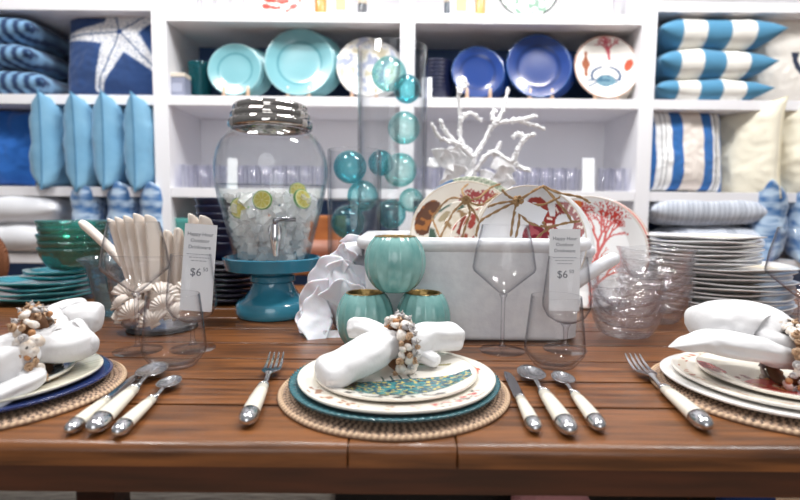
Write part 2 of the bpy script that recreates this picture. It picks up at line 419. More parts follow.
# left bay, middle: royal blue pillow, patterned one, four light blue ones
def royal(a, b, s): return lin('#1f63b4')
pillow('royal blue pillow standing at the far left of the middle shelf', (xs(-25), SD+.14, zs[3]+.18), (math.radians(-6), 0, math.radians(12)), (.40, .375, .15), cfn=royal, seed=5, wr=.03)
def ladder(a, b, s): return lin('#39424f') if (math.sin(b*34) > .2 and abs(a) > .75) else lin('#d9dcdf')
pillow('white pillow with a dark ladder pattern wedged beside the royal blue pillow', (xs(24)+.045, SD+.21, zs[3]+.18), (0, 0, math.radians(78)), (.36, .37, .05), cfn=ladder, n=60, seed=6)
lb = [(44, 'next to the dark ladder pattern pillow'), (79, 'second after the ladder pattern pillow'), (109, 'third after the ladder pattern pillow'), (141, 'closest to the white upright')]
LBC = mat('light_blue_linen', '#6fa3c4', .9, sheen=.2, noisec=('#7fb0cd', 9, (1, 1, 1)), bump=('noise', 120, .3))
for i, (px, lab) in enumerate(lb):
    pillow('light blue linen pillow on its edge, '+lab, (xs(px)-.030, SD+.150, zs[3]+.190), (0, math.radians([1, -1.5, 1, -1][i]), math.radians(101-i*2)), (.40, .40, .155), color='#6fa3c4',
           group='light blue pillows on edge', seed=8+i, pull=.025, ear=.045, trim=(.0035, '#5688aa'), wr=.014, material=LBC)
# left bay, lower: two white ones lying, three blue-white printed
WP = mat('white_pillow_linen', '#e7e8ec', .9, sheen=.2, bump=('noise', 120, .3))
for i, (zz, lab) in enumerate(((.066, 'lower of the two stacked pillows on the lowest visible shelf'), (.196, 'upper of the two stacked pillows below the royal blue pillow'))):
    pillow('plain white pillow lying flat, '+lab, (xs(-6), SD+.14, zs[4]+zz), (PI/2, 0, PI/2+.03*i), (.36, .52, .14), color='#e7e8ec', seed=20+i, group='plain white pillows lying flat', material=WP)
def batik(a, b, s):
    v = nz(a*5, b*5, s*3)+.5*nz(a*13, b*13, 7+s)
    return mixc(lin('#b9cfe4'), lin('#3f6fa6'), min(1, max(0, .5+v*1.8)))
for i, px in enumerate((72, 110, 143)):
    pillow('blue and white batik pillow on edge, '+['nearest the white pillows', 'middle one under the light blue pillows', 'nearest the white upright'][i], (xs(px), SD+.14, zs[4]+.155), (0, 0, math.radians(102)), (.36, .33, .14), cfn=batik, n=50, seed=30+i, group='blue and white batik pillows')
# right bay, upper: three wide-striped pillows, cream anchor pillow
def wide(a, b, s):
    t = (a+1)/2
    k = int(min(4, t*5.0)); return lin('#4d8cb0') if k % 2 == 0 else lin('#f1efe8')
z = zs[2]
hs = [.100, .130, .135]
for i in range(3):
    W = [.49, .50, .52][i]
    pillow('blue and cream wide-striped pillow, %s of the stack' % labs[i], (D3+.045+W/2+[0, .0, .01][i], SD+.20, z+hs[i]/2-.002), (PI/2, 0, [.0, .02, -.02][i]), (W, .42, hs[i]+.02), cfn=wide, n=60, seed=40+i, group='wide-striped pillows stacked on the shelf', pull=.07, ear=.03)
    z += hs[i]
def anchor(a, b, s):
    if s > 0: return lin('#efe9e0')
    A = [((.0, .45), (.0, -.55))]; d = seg_d(a, b, (.45, .5), (.45, -.55))[0]
    arc = abs(math.hypot(a-.45, b+.05)-.52) if b < -.15 else 9
    if d < .05 or arc < .06 or seg_d(a, b, (.2, .3), (.7, .3))[0] < .045 or abs(math.hypot(a-.45, b-.6)-.09) < .035: return lin('#1d2b45')
    if b < -.02 and b > -.34 and abs(abs(a-.45)-.50) < (b+.34)*.45 * .5+.02: return lin('#1d2b45')
    return lin('#efe9e0')
pillow('cream pillow with a navy anchor print beside the wide-striped pillows', (xs(800)+.035, SD+.15, zs[2]+.215), (math.radians(-6), 0, math.radians(-6)), (.40, .44, .17), cfn=anchor, n=100, seed=50)
# right bay, middle
def bstripe(a, b, s):
    t = (a+1)/2
    for lo, hi, c in ((0, .13, 'b'), (.13, .31, 'w'), (.31, .45, 'b'), (.45, .70, 'c'), (.70, .81, 'b'), (.81, .94, 'w'), (.94, 1.01, 'b')):
        if lo <= t < hi:
            if c == 'b': return lin('#2a69ad')
            if c == 'c': return lin('#e9dfd6')
            q = (t-lo)/(hi-lo)
            return lin('#23303f') if (.30 < q < .38 or .58 < q < .66) else lin('#f1f1f1')
    return lin('#2a69ad')
pillow('blue, white and beige striped square pillow standing on the shelf', (xs(695)-.005, SD+.10, zs[3]+.187), (math.radians(-7), 0, math.radians(3)), (.385, .375, .14), cfn=bstripe, n=120, seed=60, pull=.035)
CRM = mat('cream_linen', '#ece6d2', .9, sheen=.2, bump=('noise', 120, .3))
for i, px in enumerate((764, 800)):
    pillow('cream linen pillow on edge, '+['next to the blue striped pillow', 'at the picture border beyond its twin'][i], (xs(px)-.03, SD+.14, zs[3]+.19), (0, 0, math.radians(-62)), (.40, .41, .125), color='#ece6d2', seed=62+i,
           group='cream linen pillows on edge', pull=.035, ear=.05, trim=(.0035, '#d8cfb6'), wr=.016, material=CRM)
# right bay, lower: ribbed lumbar pillow, batik, white ribbed behind the plate pile
def ribbed(a, b, s): return lin('#7f899b') if math.sin(a*170) > .35 else lin('#dfe4ed')
pillow('pale grey pin-striped lumbar pillow lying above the white plate pile', (xs(717)-.003, SD+.10, zs[4]+.214), (PI/2, 0, 0), (.54, .25, .135), cfn=ribbed, n=240, seed=70, pull=.10, name='lumbar_pillow')
pillow('pale grey pin-striped pillow under the lumbar pillow, behind the plate pile', (xs(728), SD+.12, zs[4]+.07), (PI/2, 0, 0), (.52, .30, .15), cfn=ribbed, n=160, seed=71, pull=.10, name='lumbar_pillow')
for i, px in enumerate((788, 826)):
    pillow('blue and white batik pillow '+['leaning beside the pin-striped lumbar pillow', 'at the end of the lower right shelf'][i], (xs(px)+.02, SD+.12, zs[4]+.165), (0, 0, math.radians(60)), (.37, .36, .15), cfn=batik, n=50, seed=75+i, group='blue and white batik pillows', ear=.06)
# ------------------------------------------------------------------ plates
def plate_mb(r, h=.02, cfn=None, base=(.9, .9, .9), seg=72, wave=0, rings=22, rim=.62, bead=0, t=.0045, well=.006):
    """plate lying in XY, foot at z=0; cfn(x/r, y/r) -> colour on the upper face"""
    cfn = cfn or (lambda x, y: base)
    top = []
    for i in range(rings+1):
        q = i/rings
        if q < rim: z = t+well*(q/rim)**6*.3
        else: z = t+(h-t)*((q-rim)/(1-rim))**.85*.98+well*.3*(1-(q-rim)/(1-rim))
        top.append((q*r, z))
    bot = [(r*1.006, h-t*.25), (r*1.003, h-t*.8), (r*.97, h-t*1.25), (r*(rim+.06), .003), (r*rim*.98, 0), (r*rim*.9, 0), (r*rim*.88, .0015), (0, .0015)]
    fn = None
    if wave or bead:
        def fn(q, z, a):
            k = max(0, (q/r-rim)/(1-rim))
            return (q*(1+wave*k*(math.sin(3*a+1)+.6*math.sin(5*a+r*90))+bead*(k > .85)*math.cos(a*90)), z+wave*r*k*.8*math.sin(4*a+2)+bead*r*(k > .85)*math.cos(a*90)*.6)
    m = MB()
    n1 = len(top)
    m.lathe(top+bot, seg, fn=fn, cfn=lambda x, y, z, i: cfn(x/r, y/r) if i < n1 else base)
    return m
def coral_segs(seed, x0=0, y0=-.9, ang=PI/2, L=.5, n=6, spread=.5):
    rnd = random.Random(seed); out = []
    def go(x, y, a, l, k, wd):
        x2, y2 = x+l*math.cos(a), y+l*math.sin(a); out.append((x, y, x2, y2, wd))
        if k > 0:
            for s in (-1, 1):
                if rnd.random() < .93: go(x2, y2, a+s*spread*rnd.uniform(.35, 1), l*rnd.uniform(.68, .92), k-1, wd*.80)
    go(x0, y0, ang, L*.4, n, .045); return np.array(out)
def segmask(segs, x, y):
    dx = segs[:, 2]-segs[:, 0]; dy = segs[:, 3]-segs[:, 1]
    t = np.clip(((x-segs[:, 0])*dx+(y-segs[:, 1])*dy)/(dx*dx+dy*dy+1e-9), 0, 1)
    return bool(np.any(np.hypot(x-segs[:, 0]-t*dx, y-segs[:, 1]-t*dy) < segs[:, 4]))
IV = lin('#efe9df'); WHT = lin('#eeeeee')
def ell(x, y, cx, cy, a, b, rot=0):
    c, s = math.cos(rot), math.sin(rot); X = (x-cx)*c+(y-cy)*s; Y = -(x-cx)*s+(y-cy)*c
    return math.hypot(X/a, Y/b)
def standing_plate(label, px, D, r, zb, cfn=None, base=WHT, tilt=80, yaw=0, group=None, seg=72, rings=22, material=None, h=None, wave=.004, name='plate', rim=.62, x=None):
    m = plate_mb(r, h or r*.13, cfn, base, seg, wave, rings, rim)
    x = at(px, 100, D).x if x is None else x
    t = math.radians(tilt)
    o = m.build(name, material or CER, loc=(x, D, zb+r*math.sin(t)), rot=(t, 0, math.radians(yaw)))
    return tag(o, label, 'plate', group)
TQ = lin('#76aeb7'); DT = lin('#4a8a96')
def pegs(pts, D, z, label):               # a two-pegged wooden plate rest
    t = thing('plate_rest', label, 'plate rest', (at(sum(pts)/2, 97, D).x, D, z))
    hw = abs(at(pts[1], 97, D).x-at(pts[0], 97, D).x)/2
    WM = mat('pale_peg_wood', '#e3c2a4', .6)
    MB().box(-hw-.012, hw+.012, -.006, .09, 0, .007).build('base', WM, t, smooth=False)
    for s in (-1, 1): MB().lathe([(0, .0), (.008, .0), (.007, .03), (.0045, .042), (0, .044)], 12).build('peg', WM, t, loc=(s*hw, 0, .0072))
def tq(x, y):
    q = math.hypot(x, y); return DT if abs(q-.64) < .03 else (lin('#a3cdd2') if q > .97 else TQ)
z2 = zs[2]+.0075
def stack_standing(n, label, px, D, r, cfn=None, base=WHT, front_label=None, group=None, **k):
    standing_plate(front_label, px, D, r, z2, cfn, base, group=group, **k)
    for i in range(1, n+1):
        standing_plate(label, px, D+.0155*i, r, z2, None, base, group=group, seg=48, rings=8, x=at(px, 100, D).x+.011*i, **{q: v for q, v in k.items() if q not in ('seg', 'rings')})
rr = lambda d, D: d/2*D/F
Dp = SD+.075
stack_standing(4, 'turquoise salad plate standing behind the small turquoise plate', 236, Dp, rr(53, Dp)*.98, tq, TQ, 'small turquoise plate at the front, beside the dark teal glass vase', 'small turquoise plates on the plate rest')
pegs((224, 248), Dp-.03, zs[2], 'wooden two-peg rest holding the small turquoise plates')
stack_standing(4, 'turquoise dinner plate standing behind the large turquoise plate', 300, Dp, rr(68, Dp)*.98, tq, TQ, 'large turquoise plate at the front, above the dispenser lid', 'large turquoise plates on the plate rest')
pegs((288, 309), Dp-.03, zs[2], 'wooden two-peg rest holding the large turquoise plates')
def floral(x, y):
    q = math.hypot(x, y); v = nz(x*3+4, y*3, 2)+.5*nz(x*8, y*8, 5)
    if v > .18: return mixc(IV, lin('#8a9ac0'), .75)
    if v < -.28: return mixc(IV, lin('#b8ab7c'), .6)
    return lin('#f3f0ea')
stack_standing(3, 'white patterned platter behind the floral platter', 367, Dp, rr(60, Dp)*.98, floral, WHT, 'white platter with faint blue and ochre flowers behind the tall glass vase', 'floral platters on the shelf')
pegs((352, 376), Dp-.03, zs[2], 'wooden two-peg rest holding the floral platters')
BP = lin('#14377c')
def bpl(x, y):
    q = math.hypot(x, y); return lin('#102c66') if abs(q-.66) < .03 else (lin('#335f9f') if q > .97 else BP)
stack_standing(4, 'cobalt blue salad plate standing behind the small blue plate', 477, Dp, rr(52, Dp)*.98, bpl, BP, 'small cobalt blue plate at the front, between navy stack and large blue plate', 'small cobalt blue plates on the plate rest')
pegs((467, 490), Dp-.03, zs[2], 'wooden two-peg rest holding the small cobalt plates')
stack_standing(4, 'cobalt blue dinner plate standing behind the large blue plate', 537, Dp, rr(64, Dp)*.98, bpl, BP, 'large cobalt blue plate at the front, beside the crab plate', 'large cobalt blue plates on the plate rest')
pegs((530, 552), Dp-.03, zs[2], 'wooden two-peg rest holding the large cobalt plates')
cs1 = coral_segs(4, .12, .25, PI/2+.1, .45, 6, .55)
def crabplate(x, y):
    q = math.hypot(x, y)
    if q > .965: return lin('#b98d7c')
    if ell(x, y, 0, -.42, .30, .20) < 1: return lin('#6f94a4') if nz(x*9, y*9) > -.1 else lin('#49708a')
    if y > -.42+.0 and abs(ell(x, y, 0, -.25, .44, .28)-1) < .10 and abs(x) > .10: return lin('#3f5a7d')
    for s in (-1, 1):
        if seg_d(x, y, (s*.26, -.45), (s*.55, -.62))[0] < .03 or seg_d(x, y, (s*.24, -.38), (s*.58, -.42))[0] < .03: return lin('#55708a')
    if ell(x, y, -.62, .1+.0*x, .10+.04*math.sin(y*14), .40) < 1: return lin('#a5654a')
    if ell(x, y, .70, .08, .12, .20, -.4) < 1: return lin('#c4573c')
    if ell(x, y, .12, -.84, .34, .12) < 1: return lin('#dd9c92')
    if y > .25 and segmask(cs1, x, y): return lin('#c35b66')
    return lin('#f2eee8')
stack_standing(5, 'cream sea-life plate standing behind the crab plate', 604, Dp, rr(64, Dp)*.98, crabplate, lin('#d8cdbf'), 'sea-life plate with blue crab, seahorse and red coral on the shelf', 'sea-life plates on the shelf', seg=160, rings=60)
pegs((595, 617), Dp-.03, zs[2], 'wooden two-peg rest holding the sea-life plates')
# navy stack on the shelf: bowls nested upright
def bowl_mb(r, h, foot=.5, t=.003, seg=40, fn=None, cfn=None, col=None, pw=.5, n=10, bot=0):
    out = [(r*foot*.9, 0.0), (r*foot, .001)]
    for i in range(n+1):
        q = i/n; out.append((r*(foot+(1-foot)*q**pw), .002+(h-.002)*q**1.25))
    inn = [(max(a-t, 0), b+(t if i == 0 else 0)) for i, (a, b) in enumerate(out[2:])][::-1]
    prof = [(0, .001)]+out+[(r-t/2, h+t*.4)]+inn+[(r*foot*.6, .002+t), (0, .002+t)]
    m = MB(); m.lathe(prof, seg, fn=fn, cfn=cfn, col=col); return m
NVG = mat('navy_glaze', '#111a3c', .28, coat=.25)
b0 = None
x0 = at(436, 90, SD+.12).x
for i in range(9):
    if b0 is None:
        b0 = bowl_mb(.078, .05, .5).build('bowl', NVG, loc=(x0, SD+.14, zs[2])); tag(b0, 'navy blue bowl in the tall dark stack behind the glass vase', 'bowl', 'navy bowls stacked on the shelf')
    else: dup(b0, loc=(x0+.002*(i % 2), SD+.14, zs[2]+.0165*i))
# small goods on this shelf
t = thing('candle_box', 'small slate-grey candle box with a cream lid on the shelf', 'candle', (at(178, 90, SD+.05).x, SD+.07, zs[2]))
MB().box(-.036, .036, -.036, .036, 0, .085).build('body', mat('slate_card', '#878ca0', .6), t, smooth=False, bevel=.002)
MB().box(-.038, .038, -.038, .038, .0855, .103).build('lid', mat('cream_card', '#d9cfc0', .6), t, smooth=False, bevel=.002)
m = MB().box(-.025, .025, -.0362, -.0361, .022, .058); m.build('paper_label', mat('pale_label', '#a3a8bb', .6), t, smooth=False)
TG = glass('dark_teal_glass', (.08, .50, .56), (.01, .10, .14), body=.08, bump=('noise', 30, .5))
o = bowl_mb(.055, .17, .7, pw=.8).build('glass_vase', TG, loc=(at(199, 80, SD+.12).x, SD+.14, zs[2])); tag(o, 'dark teal glass vase beside the slate-grey candle box', 'vase')
t = MB().box(-.022, .022, -.001, .001, 0, .095).build('price_card', mat('card_paper', '#eceef2', .6), loc=(at(427, 90, SD+.02).x, SD+.03, zs[2]), rot=(math.radians(-8), 0, 0), smooth=False); tag(t, 'small white price card before the stack of navy bowls', 'card')
# ------------------------------------------------------------------ top shelf
z1 = zs[1]
m0 = None
for i, px in enumerate((206, 221, 236)):
    p = (at(px, 10, SD+.06).x, SD+.08, z1)
    if m0 is None:
        m0 = bowl_mb(.031, .12, .8, pw=.7).build('glass_tumbler', GL, loc=p); tag(m0, 'clear glass tumbler on the top shelf beside the red patterned bowl', 'glass', 'tumblers on the top shelf')
    else: dup(m0, loc=p)
def redpat(x, y): return lin('#c8493f') if nz(x*4, y*4, 3) > .05 and math.hypot(x, y) < .93 else lin('#f1ece6')
standing_plate('white plate with red pattern on the top shelf', 281, SD+.1, .125, z1, redpat, WHT, seg=120, rings=36, rim=.5)
standing_plate('plate with green leafy wreath on the top shelf', 524, SD+.1, .14, z1, lambda x, y: (lin('#2c3633') if math.hypot(x, y) > .93 else (lin('#7f9c8b') if nz(x*5, y*5, 1) > .08 else lin('#e8ebe6'))), WHT, seg=120, rings=36)
def jar(px, wd, h, c, label, grp=None, name='candle_jar'):
    t = thing(name, label, 'jar', (at(px, 8, SD+.04).x, SD+.06, z1), (0, 0, 0), grp)
    MB().lathe([(0, 0), (wd, 0), (wd, h), (wd*.9, h+.004), (0, h+.004)], 28).build('body', mat('jar_'+c[1:], c, .3, coat=.4), t, angle=40)
    MB().lathe([(0, h+.0045), (wd*1.03, h+.0045), (wd*1.03, h+.02), (0, h+.022)], 28).build('lid', mat('jar_lid', '#c7b9a5', .4), t, angle=40)
jar(320, .026, .09, '#d08a3c', 'amber candle jar on the top shelf beside the white boxed candle')
jar(481, .022, .10, '#d99a55', 'amber candle jar beside the wreath plate on the top shelf')
jar(362, .020, .05, '#2b3038', 'small black candle jar on the top shelf near the upright')
jar(449, .020, .06, '#39434e', 'small dark candle jar on the top shelf above the navy bowls')
for px, hw, lab in ((341, .045, 'white box with cream window on the top shelf, above the floral platter'), (461, .048, 'white box with cream window on the top shelf, above the small blue plate')):
    t = thing('gift_box', lab, 'box', (at(px, 8, SD+.05).x, SD+.08, z1))
    MB().box(-hw, hw, -.04, .04, 0, .13).build('body', WHITE, t, smooth=False, bevel=.002)
    MB().box(-hw*.5, hw*.5, -.0412, -.0402, .02, .10).build('window', mat('box_window', '#e8c98c', .5), t, smooth=False)
t = thing('picture_frame', 'white framed print leaning on the top shelf above the crab plate', 'frame', (at(590, 8, SD+.06).x, SD+.1, z1), (math.radians(-8), 0, 0))
MB().box(-.115, .115, -.008, .008, 0, .22).build('frame', WHITE, t, smooth=False, bevel=.002)
MB().box(-.09, .09, -.0105, -.0085, .025, .19).build('print', mat('frame_print', '#c3d3e0', .5, noisec=('#e4e8ec', 12, (1, 1, 1))), t, smooth=False)
# ------------------------------------------------------------------ glasses on the third shelf
g0 = None
GSH = glass('shelf_glass', (.985, .985, 1), (.55, .58, .70), base=.04, power=4)
rnd = random.Random(3)
spots = []
for lo, hi, st, jit in ((177, 215, 12.5, 0), (226, 322, 13, 1), (505, 580, 13, 2), (604, 640, 12.5, 3), (418, 500, 14, 4)):
    px = lo
    while px < hi:
        spots.append((px, SD+.07)); 
        if len(spots) % 2: spots.append((px+4, SD+.17))
        px += st
for px, D in spots:
    p = (at(px, 185, D).x, D, zs[3])
    if g0 is None:
        prof = [(0, 0), (.021, 0), (.022, .003), (.0265, .105), (.0245, .105), (.0205, .012), (0, .011)]
        g0 = MB().lathe(prof, 24).build('drinking_glass', GSH, loc=p); tag(g0, 'small clear drinking glass in rows on the white middle shelf', 'glass', 'drinking glasses on the middle shelf')
    else: dup(g0, loc=p)
for px, y0, hw, lab in ((232, 158, .022, 'white price card on the middle shelf seen through the dispenser'), (589, 158, .027, 'white price card on the middle shelf above the octopus plate')):
    zt = at(px, y0, SD+.03).z
    o = MB().box(-hw, hw, -.001, .001, 0, zt-zs[3]).build('price_card', mat('card_paper'), loc=(at(px, 175, SD+.02).x, SD+.02, zs[3]), rot=(math.radians(-5), 0, 0), smooth=False); tag(o, lab, 'card')
# ================================================================== on the table, rear half
def rimlip(r, z, t): return [(r+t*.5*math.sin(a), z+t*.5*math.cos(a)) for a in (PI*.5, PI*.25, 0, -PI*.25, -PI*.5)]
# ---- dispenser and its stand
SP = Vector((at(273, 300, 1.21).x, 1.21, TZ))
SBL = mat('blue_stand_glaze', '#2f7d9c', .16, coat=.7, noisec=('#3f93ad', 3, (1, 1, 1)))
m = MB()
m.lathe([(0, 0), (.078, 0), (.084, .004), (.086, .012), (.085, .030), (.080, .038), (.066, .046), (.056, .060), (.048, .075), (.047, .081), (.053, .085), (.053, .097), (.047, .101),
         (.048, .106), (.062, .108), (.098, .110), (.107, .113), (.114, .140), (.110, .142), (.104, .122), (.0, .119)], 72)
tag(m.build('pedestal_stand', SBL, loc=SP, angle=50), 'glossy blue ceramic pedestal stand under the glass drink dispenser', 'stand')
dp = thing('drink_dispenser', 'large glass drink dispenser with ridged metal lid, ice water and tap', 'drink dispenser', (SP.x, SP.y, TZ+.1205), (0, 0, math.radians(17)))
JO0 = [(0, 0), (.076, 0), (.086, .006), (.094, .03), (.105, .075), (.117, .12), (.128, .165), (.134, .20), (.135, .232), (.130, .262), (.119, .288), (.104, .306), (.090, .314), (.086, .330)]
JO = [(a*.965, b) for a, b in JO0]
def jr(z):
    for (a, b), (c, d) in zip(JO, JO[1:]):
        if b <= z <= d and d > b: return a+(c-a)*(z-b)/(d-b)
    return .09
prof = [tuple(p) for p in smooth_path([(r, z, 0) for r, z in JO], 3)]
prof = [(p[0], p[1]) for p in prof]
inner = [(max(0, r-.003), z+(.004 if z < .02 else 0)) for r, z in prof][::-1]
MB().lathe(prof+inner, 72).build('jar', glass('dispenser_glass', (.985, .99, .99), (.42, .46, .50), base=.03, power=5), dp)
lidp = [(0, .341), (.085, .341), (.085, .322), (.090, .317), (.103, .317), (.1065, .322), (.1065, .334), (.103, .338), (.0985, .340), (.1005, .344), (.1005, .352), (.097, .356), (.092, .358), (.094, .362), (.0935, .369), (.089, .374), (.07, .378), (0, .380)]
lidp = [(a*.90, b) for a, b in lidp]
LIDM = mat('hammered_chrome', (.50, .47, .44), .07, metal=1, bump=('voronoi', 45, .35))
MB().lathe(lidp, 96, fn=lambda r, z, a: (r*(1+.012*math.cos(a*38)) if r > .08 and .32 < z < .375 else r, z)).build('lid', LIDM, dp)
tp = MB()
tp.tube([(0, -.098, .062), (0, -.128, .062)], .010, 16); tp.tube([(0, -.108, .062), (0, -.112, .062)], .015, 20)
tp.tube([(0, -.126, .074), (0, -.127, .05), (0, -.128, .034), (0, -.128, .018)], [.009, .0125, .010, .0065], 16)
tp.tube([(0, -.128, .020), (0, -.128, .008)], [.0075, .006], 12)
tpo = tp.build('tap', CHROME, dp, angle=50, loc=(0, 0, .026))
MB().tube([(.0, -.128, .072), (0, -.128, .084), (.012, -.128, .087), (.043, -.130, .086)], [.006, .007, .0055, .0045], 12).build('tap_lever', mat('dark_nickel', (.3, .3, .32), .25, metal=1), tpo)
# water
wz = .190; wp = [(0, .0055)]+[(max(0, r-.0045), z+.0055) for r, z in prof if r > .01 and z < wz-.008]+[(jr(wz)-.0045, wz), (0, wz)]
o = MB().lathe(wp, 64).build('water', glass('ice_water', (.97, .985, .98), (.72, .80, .80), base=.02), loc=dp.location); tag(o, 'clear water filling the lower part of the glass dispenser', 'water', kind='stuff')
# ice
ICE = glass('ice', (.99, .99, .995), (.90, .93, .94), base=.12, body=.30, bump=('noise', 60, .5))
m = MB(); rnd = random.Random(11)
for i in range(430):
    z = .014+.150*rnd.random(); R = jr(z)-.020; a = rnd.uniform(0, 2*PI); q = R*math.sqrt(rnd.uniform(.15, 1))
    s = rnd.uniform(.008, .013)
    M = Matrix.Translation((q*math.cos(a), q*math.sin(a), z)) @ Euler((rnd.uniform(0, 3), rnd.uniform(0, 3), rnd.uniform(0, 3))).to_matrix().to_4x4()
    m.box(-s, s, -s*.8, s*.8, -s*.7, s*.7, M=M) if i % 3 else m.ball((0, 0, 0), (s*1.15, s, s*.8), 1, M=M)
tag(m.build('ice', ICE, loc=dp.location, smooth=False), 'crushed ice filling the water in the glass dispenser', 'ice', kind='stuff')
# lime slices
def lime(x, y, s): pass
LIMEP = mat('lime_slice_flesh', vc=True, rough=.35)
def limecol(x, y):
    q = math.hypot(x, y)
    if q > .93: return lin('#4c8a35')
    if q > .80: return lin('#d5d29a')
    a = math.atan2(y, x)*8/(2*PI) % 1
    return lin('#d5d29a') if min(a, 1-a) < .06 or q < .08 else lin('#bdb04a')
m = MB(); n = 64
pr = [(i/20*.021, .0035) for i in range(21)]+[(.0215, 0), (.021, -.0035)]+[(.021-i/20*.021, -.0035) for i in range(21)]
m.lathe(pr, n, cfn=lambda x, y, z, i: limecol(x/.021, y/.021) if abs(math.hypot(x, y)) < .0212 else lin('#4c8a35'))
lm = None
for px, py, D, rot, sc, lab in ((262, 200, 1.115, (1.45, .15, -.1), 1.0, 'lime slice floating at the middle left of the ice'), (313, 199, 1.15, (1.3, .5, .75), 1.08, 'round lime slice near the right side of the dispenser'),
                                (238, 208, 1.14, (1.5, .9, -.4), 1.1, 'lime slice seen nearly edge-on at the left of the dispenser'), (299, 191, 1.30, (1.3, 0, .3), 1.0, 'lime slice half hidden behind the ice at the back')):
    p = at(px, py, D)
    dxy = Vector((p.x-dp.location.x, p.y-dp.location.y)); zl = p.z-dp.location.z; mx = jr(zl)-.030
    if dxy.length > mx: dxy = dxy.normalized()*mx; p.x = dp.location.x+dxy.x; p.y = dp.location.y+dxy.y
    if lm is None: lm = m.build('lime_slice', LIMEP, loc=p, rot=rot, scale=sc); tag(lm, lab, 'lime slice', 'lime slices in the dispenser')
    else: dup(lm, loc=p, rot=rot, scale=sc, label=lab)
# ---- glass cylinder vases with teal floats
VG = glass('vase_glass', (.985, .99, .995), (.16, .19, .23), base=.03, power=3.2)
def cylvase(r, h, loc, label):
    m = MB(); m.lathe([(0, 0), (r*.96, 0), (r, .004), (r, h-.002), (r-.002, h), (r-.005, h), (r-.006, h-.003), (r-.006, .012), (0, .012)], 72)
    return tag(m.build('cylinder_vase', VG, loc=loc, angle=60), label, 'vase')
TV = Vector((at(392.5, 100, 1.56).x, 1.56, TZ)); SV = Vector((at(354.5, 200, 1.37).x, 1.37, TZ))
cylvase(.104, at(392, 49, 1.56).z-TZ, TV, 'tall clear glass cylinder vase holding teal glass balls')
cylvase(.0715, at(354, 150, 1.37).z-TZ, SV, 'short clear glass cylinder vase holding teal balls, before the tall one')
def ball_mat(n, t, e): return glass(n, t, e, base=.05, refl=1.1, power=1.5, bump=('noise', 14, .35), body=.03)
BM = [ball_mat('aqua_float_glass', (.80, .955, .96), (.16, .62, .66)), ball_mat('turquoise_float_glass', (.66, .92, .94), (.08, .52, .60)), ball_mat('pale_aqua_float_glass', (.88, .97, .96), (.30, .70, .70))]
balls = [('T', 389, 74, 17, 2, 'topmost of the tall vase'), ('T', 407, 89, 14, 1, 'just below the topmost ball of the tall vase'), ('T', 404, 128, 16, 2, 'third from the top in the tall vase'),
         ('T', 381, 163, 13, 1, 'in the tall vase beside the short vase rim'), ('T', 400, 170, 17, 2, 'pale one in the tall vase beside the white coral'), ('T', 391, 214, 15, 0, 'near the bottom of the tall vase, over the tub rim'), ('T', 412, 200, 12, 2, 'small pale one in the tall vase near the tub plates'),
         ('S', 350, 167, 16.5, 1, 'topmost of the short vase'), ('S', 363, 196, 15.5, 0, 'second from the top in the short vase'), ('S', 345, 222, 17, 1, 'third from the top in the short vase'), ('S', 362, 252, 14, 0, 'lowest one glimpsed in the short vase above the white coral')]
rndb = random.Random(5)
for v, px, py, rp_, mi, lab in balls:
    b = (TV, .104) if v == 'T' else (SV, .0715)
    D = b[0].y-.0; r = rp_*D/F
    offy = rndb.uniform(-1, 1)*.3*(b[1]-r-.01)
    p = at(px, py, D+offy); q = Vector((p.x-b[0].x, p.y-b[0].y)); lim = b[1]-.008-r
    if q.length > lim: q = q.normalized()*max(lim, 0); p.x = b[0].x+q.x; p.y = b[0].y+q.y
    t = thing('glass_float', 'teal glass ball, '+lab, 'glass ball', p, (rndb.uniform(0, 1), rndb.uniform(0, 1), 0), 'teal glass balls in the vases')
    MB().ball((0, 0, 0), r, 4).build('shell', BM[mi], t)
    MB().ball((0, 0, 0), r*.94, 3).build('inner_wall', BM[mi], t)
    MB().lathe([(0, r*1.01), (r*.16, r*.995), (r*.19, r*.97), (r*.12, r*.94)], 20).build('pontil', BM[1], t)
# white filler stones at the bottom of the vases
WC = mat('white_coral_plaster', '#f1f0f1', .6, bump=('noise', 80, .5))
def nodtube(m, pts, r0, r1, rnd, seg=7, nod=1.0):
    P = smooth_path(pts, 7); n = len(P); rad = [(r0+(r1-r0)*i/(n-1))*(1+.25*math.sin(i*2.1)) for i in range(n)]
    m.tube(P, rad, seg)
    for i in range(1, n):
        for k in range(3):
            a = rnd.uniform(0, 2*PI); rr_ = rad[i]
            d = Vector((math.cos(a), rnd.uniform(-.8, .8), math.sin(a)))*rr_*.85
            m.ball(P[i]+d, rr_*rnd.uniform(.5, .85)*nod, 1)
m = MB(); rnd = random.Random(2); RD = 1.52
BRN = [([(478, 235), (475, 190), (473, 158)], 0), ([(473, 158), (461, 140), (460, 118), (458, 88)], .02), ([(459, 92), (466, 84), (463, 77)], .03), ([(473, 158), (457, 144), (440, 138), (432, 124)], -.05), ([(457, 144), (446, 132), (440, 120)], -.02),
       ([(473, 158), (484, 142), (493, 126), (512, 121), (530, 124), (545, 129)], .06), ([(494, 126), (503, 110), (508, 88)], .04), ([(460, 120), (470, 113), (481, 121)], .05), ([(512, 121), (528, 118), (536, 116)], .07),
       ([(476, 170), (492, 152), (512, 162), (517, 150)], -.03), ([(512, 162), (519, 148), (526, 138), (536, 134)], -.01), ([(493, 156), (497, 150), (500, 143)], .0), ([(512, 162), (522, 168), (530, 170)], -.04), ([(526, 138), (518, 134), (514, 137)], 0), ([(496, 124), (492, 114), (496, 110)], .03)]
base = at(478, 235, RD)
for pts, dd in BRN:
    P = [at(x, y, RD+dd*(i/(len(pts)-1))) - Vector((base.x, RD, TZ)) for i, (x, y) in enumerate(pts)]
    nodtube(m, P, .0065, .0045, rnd)
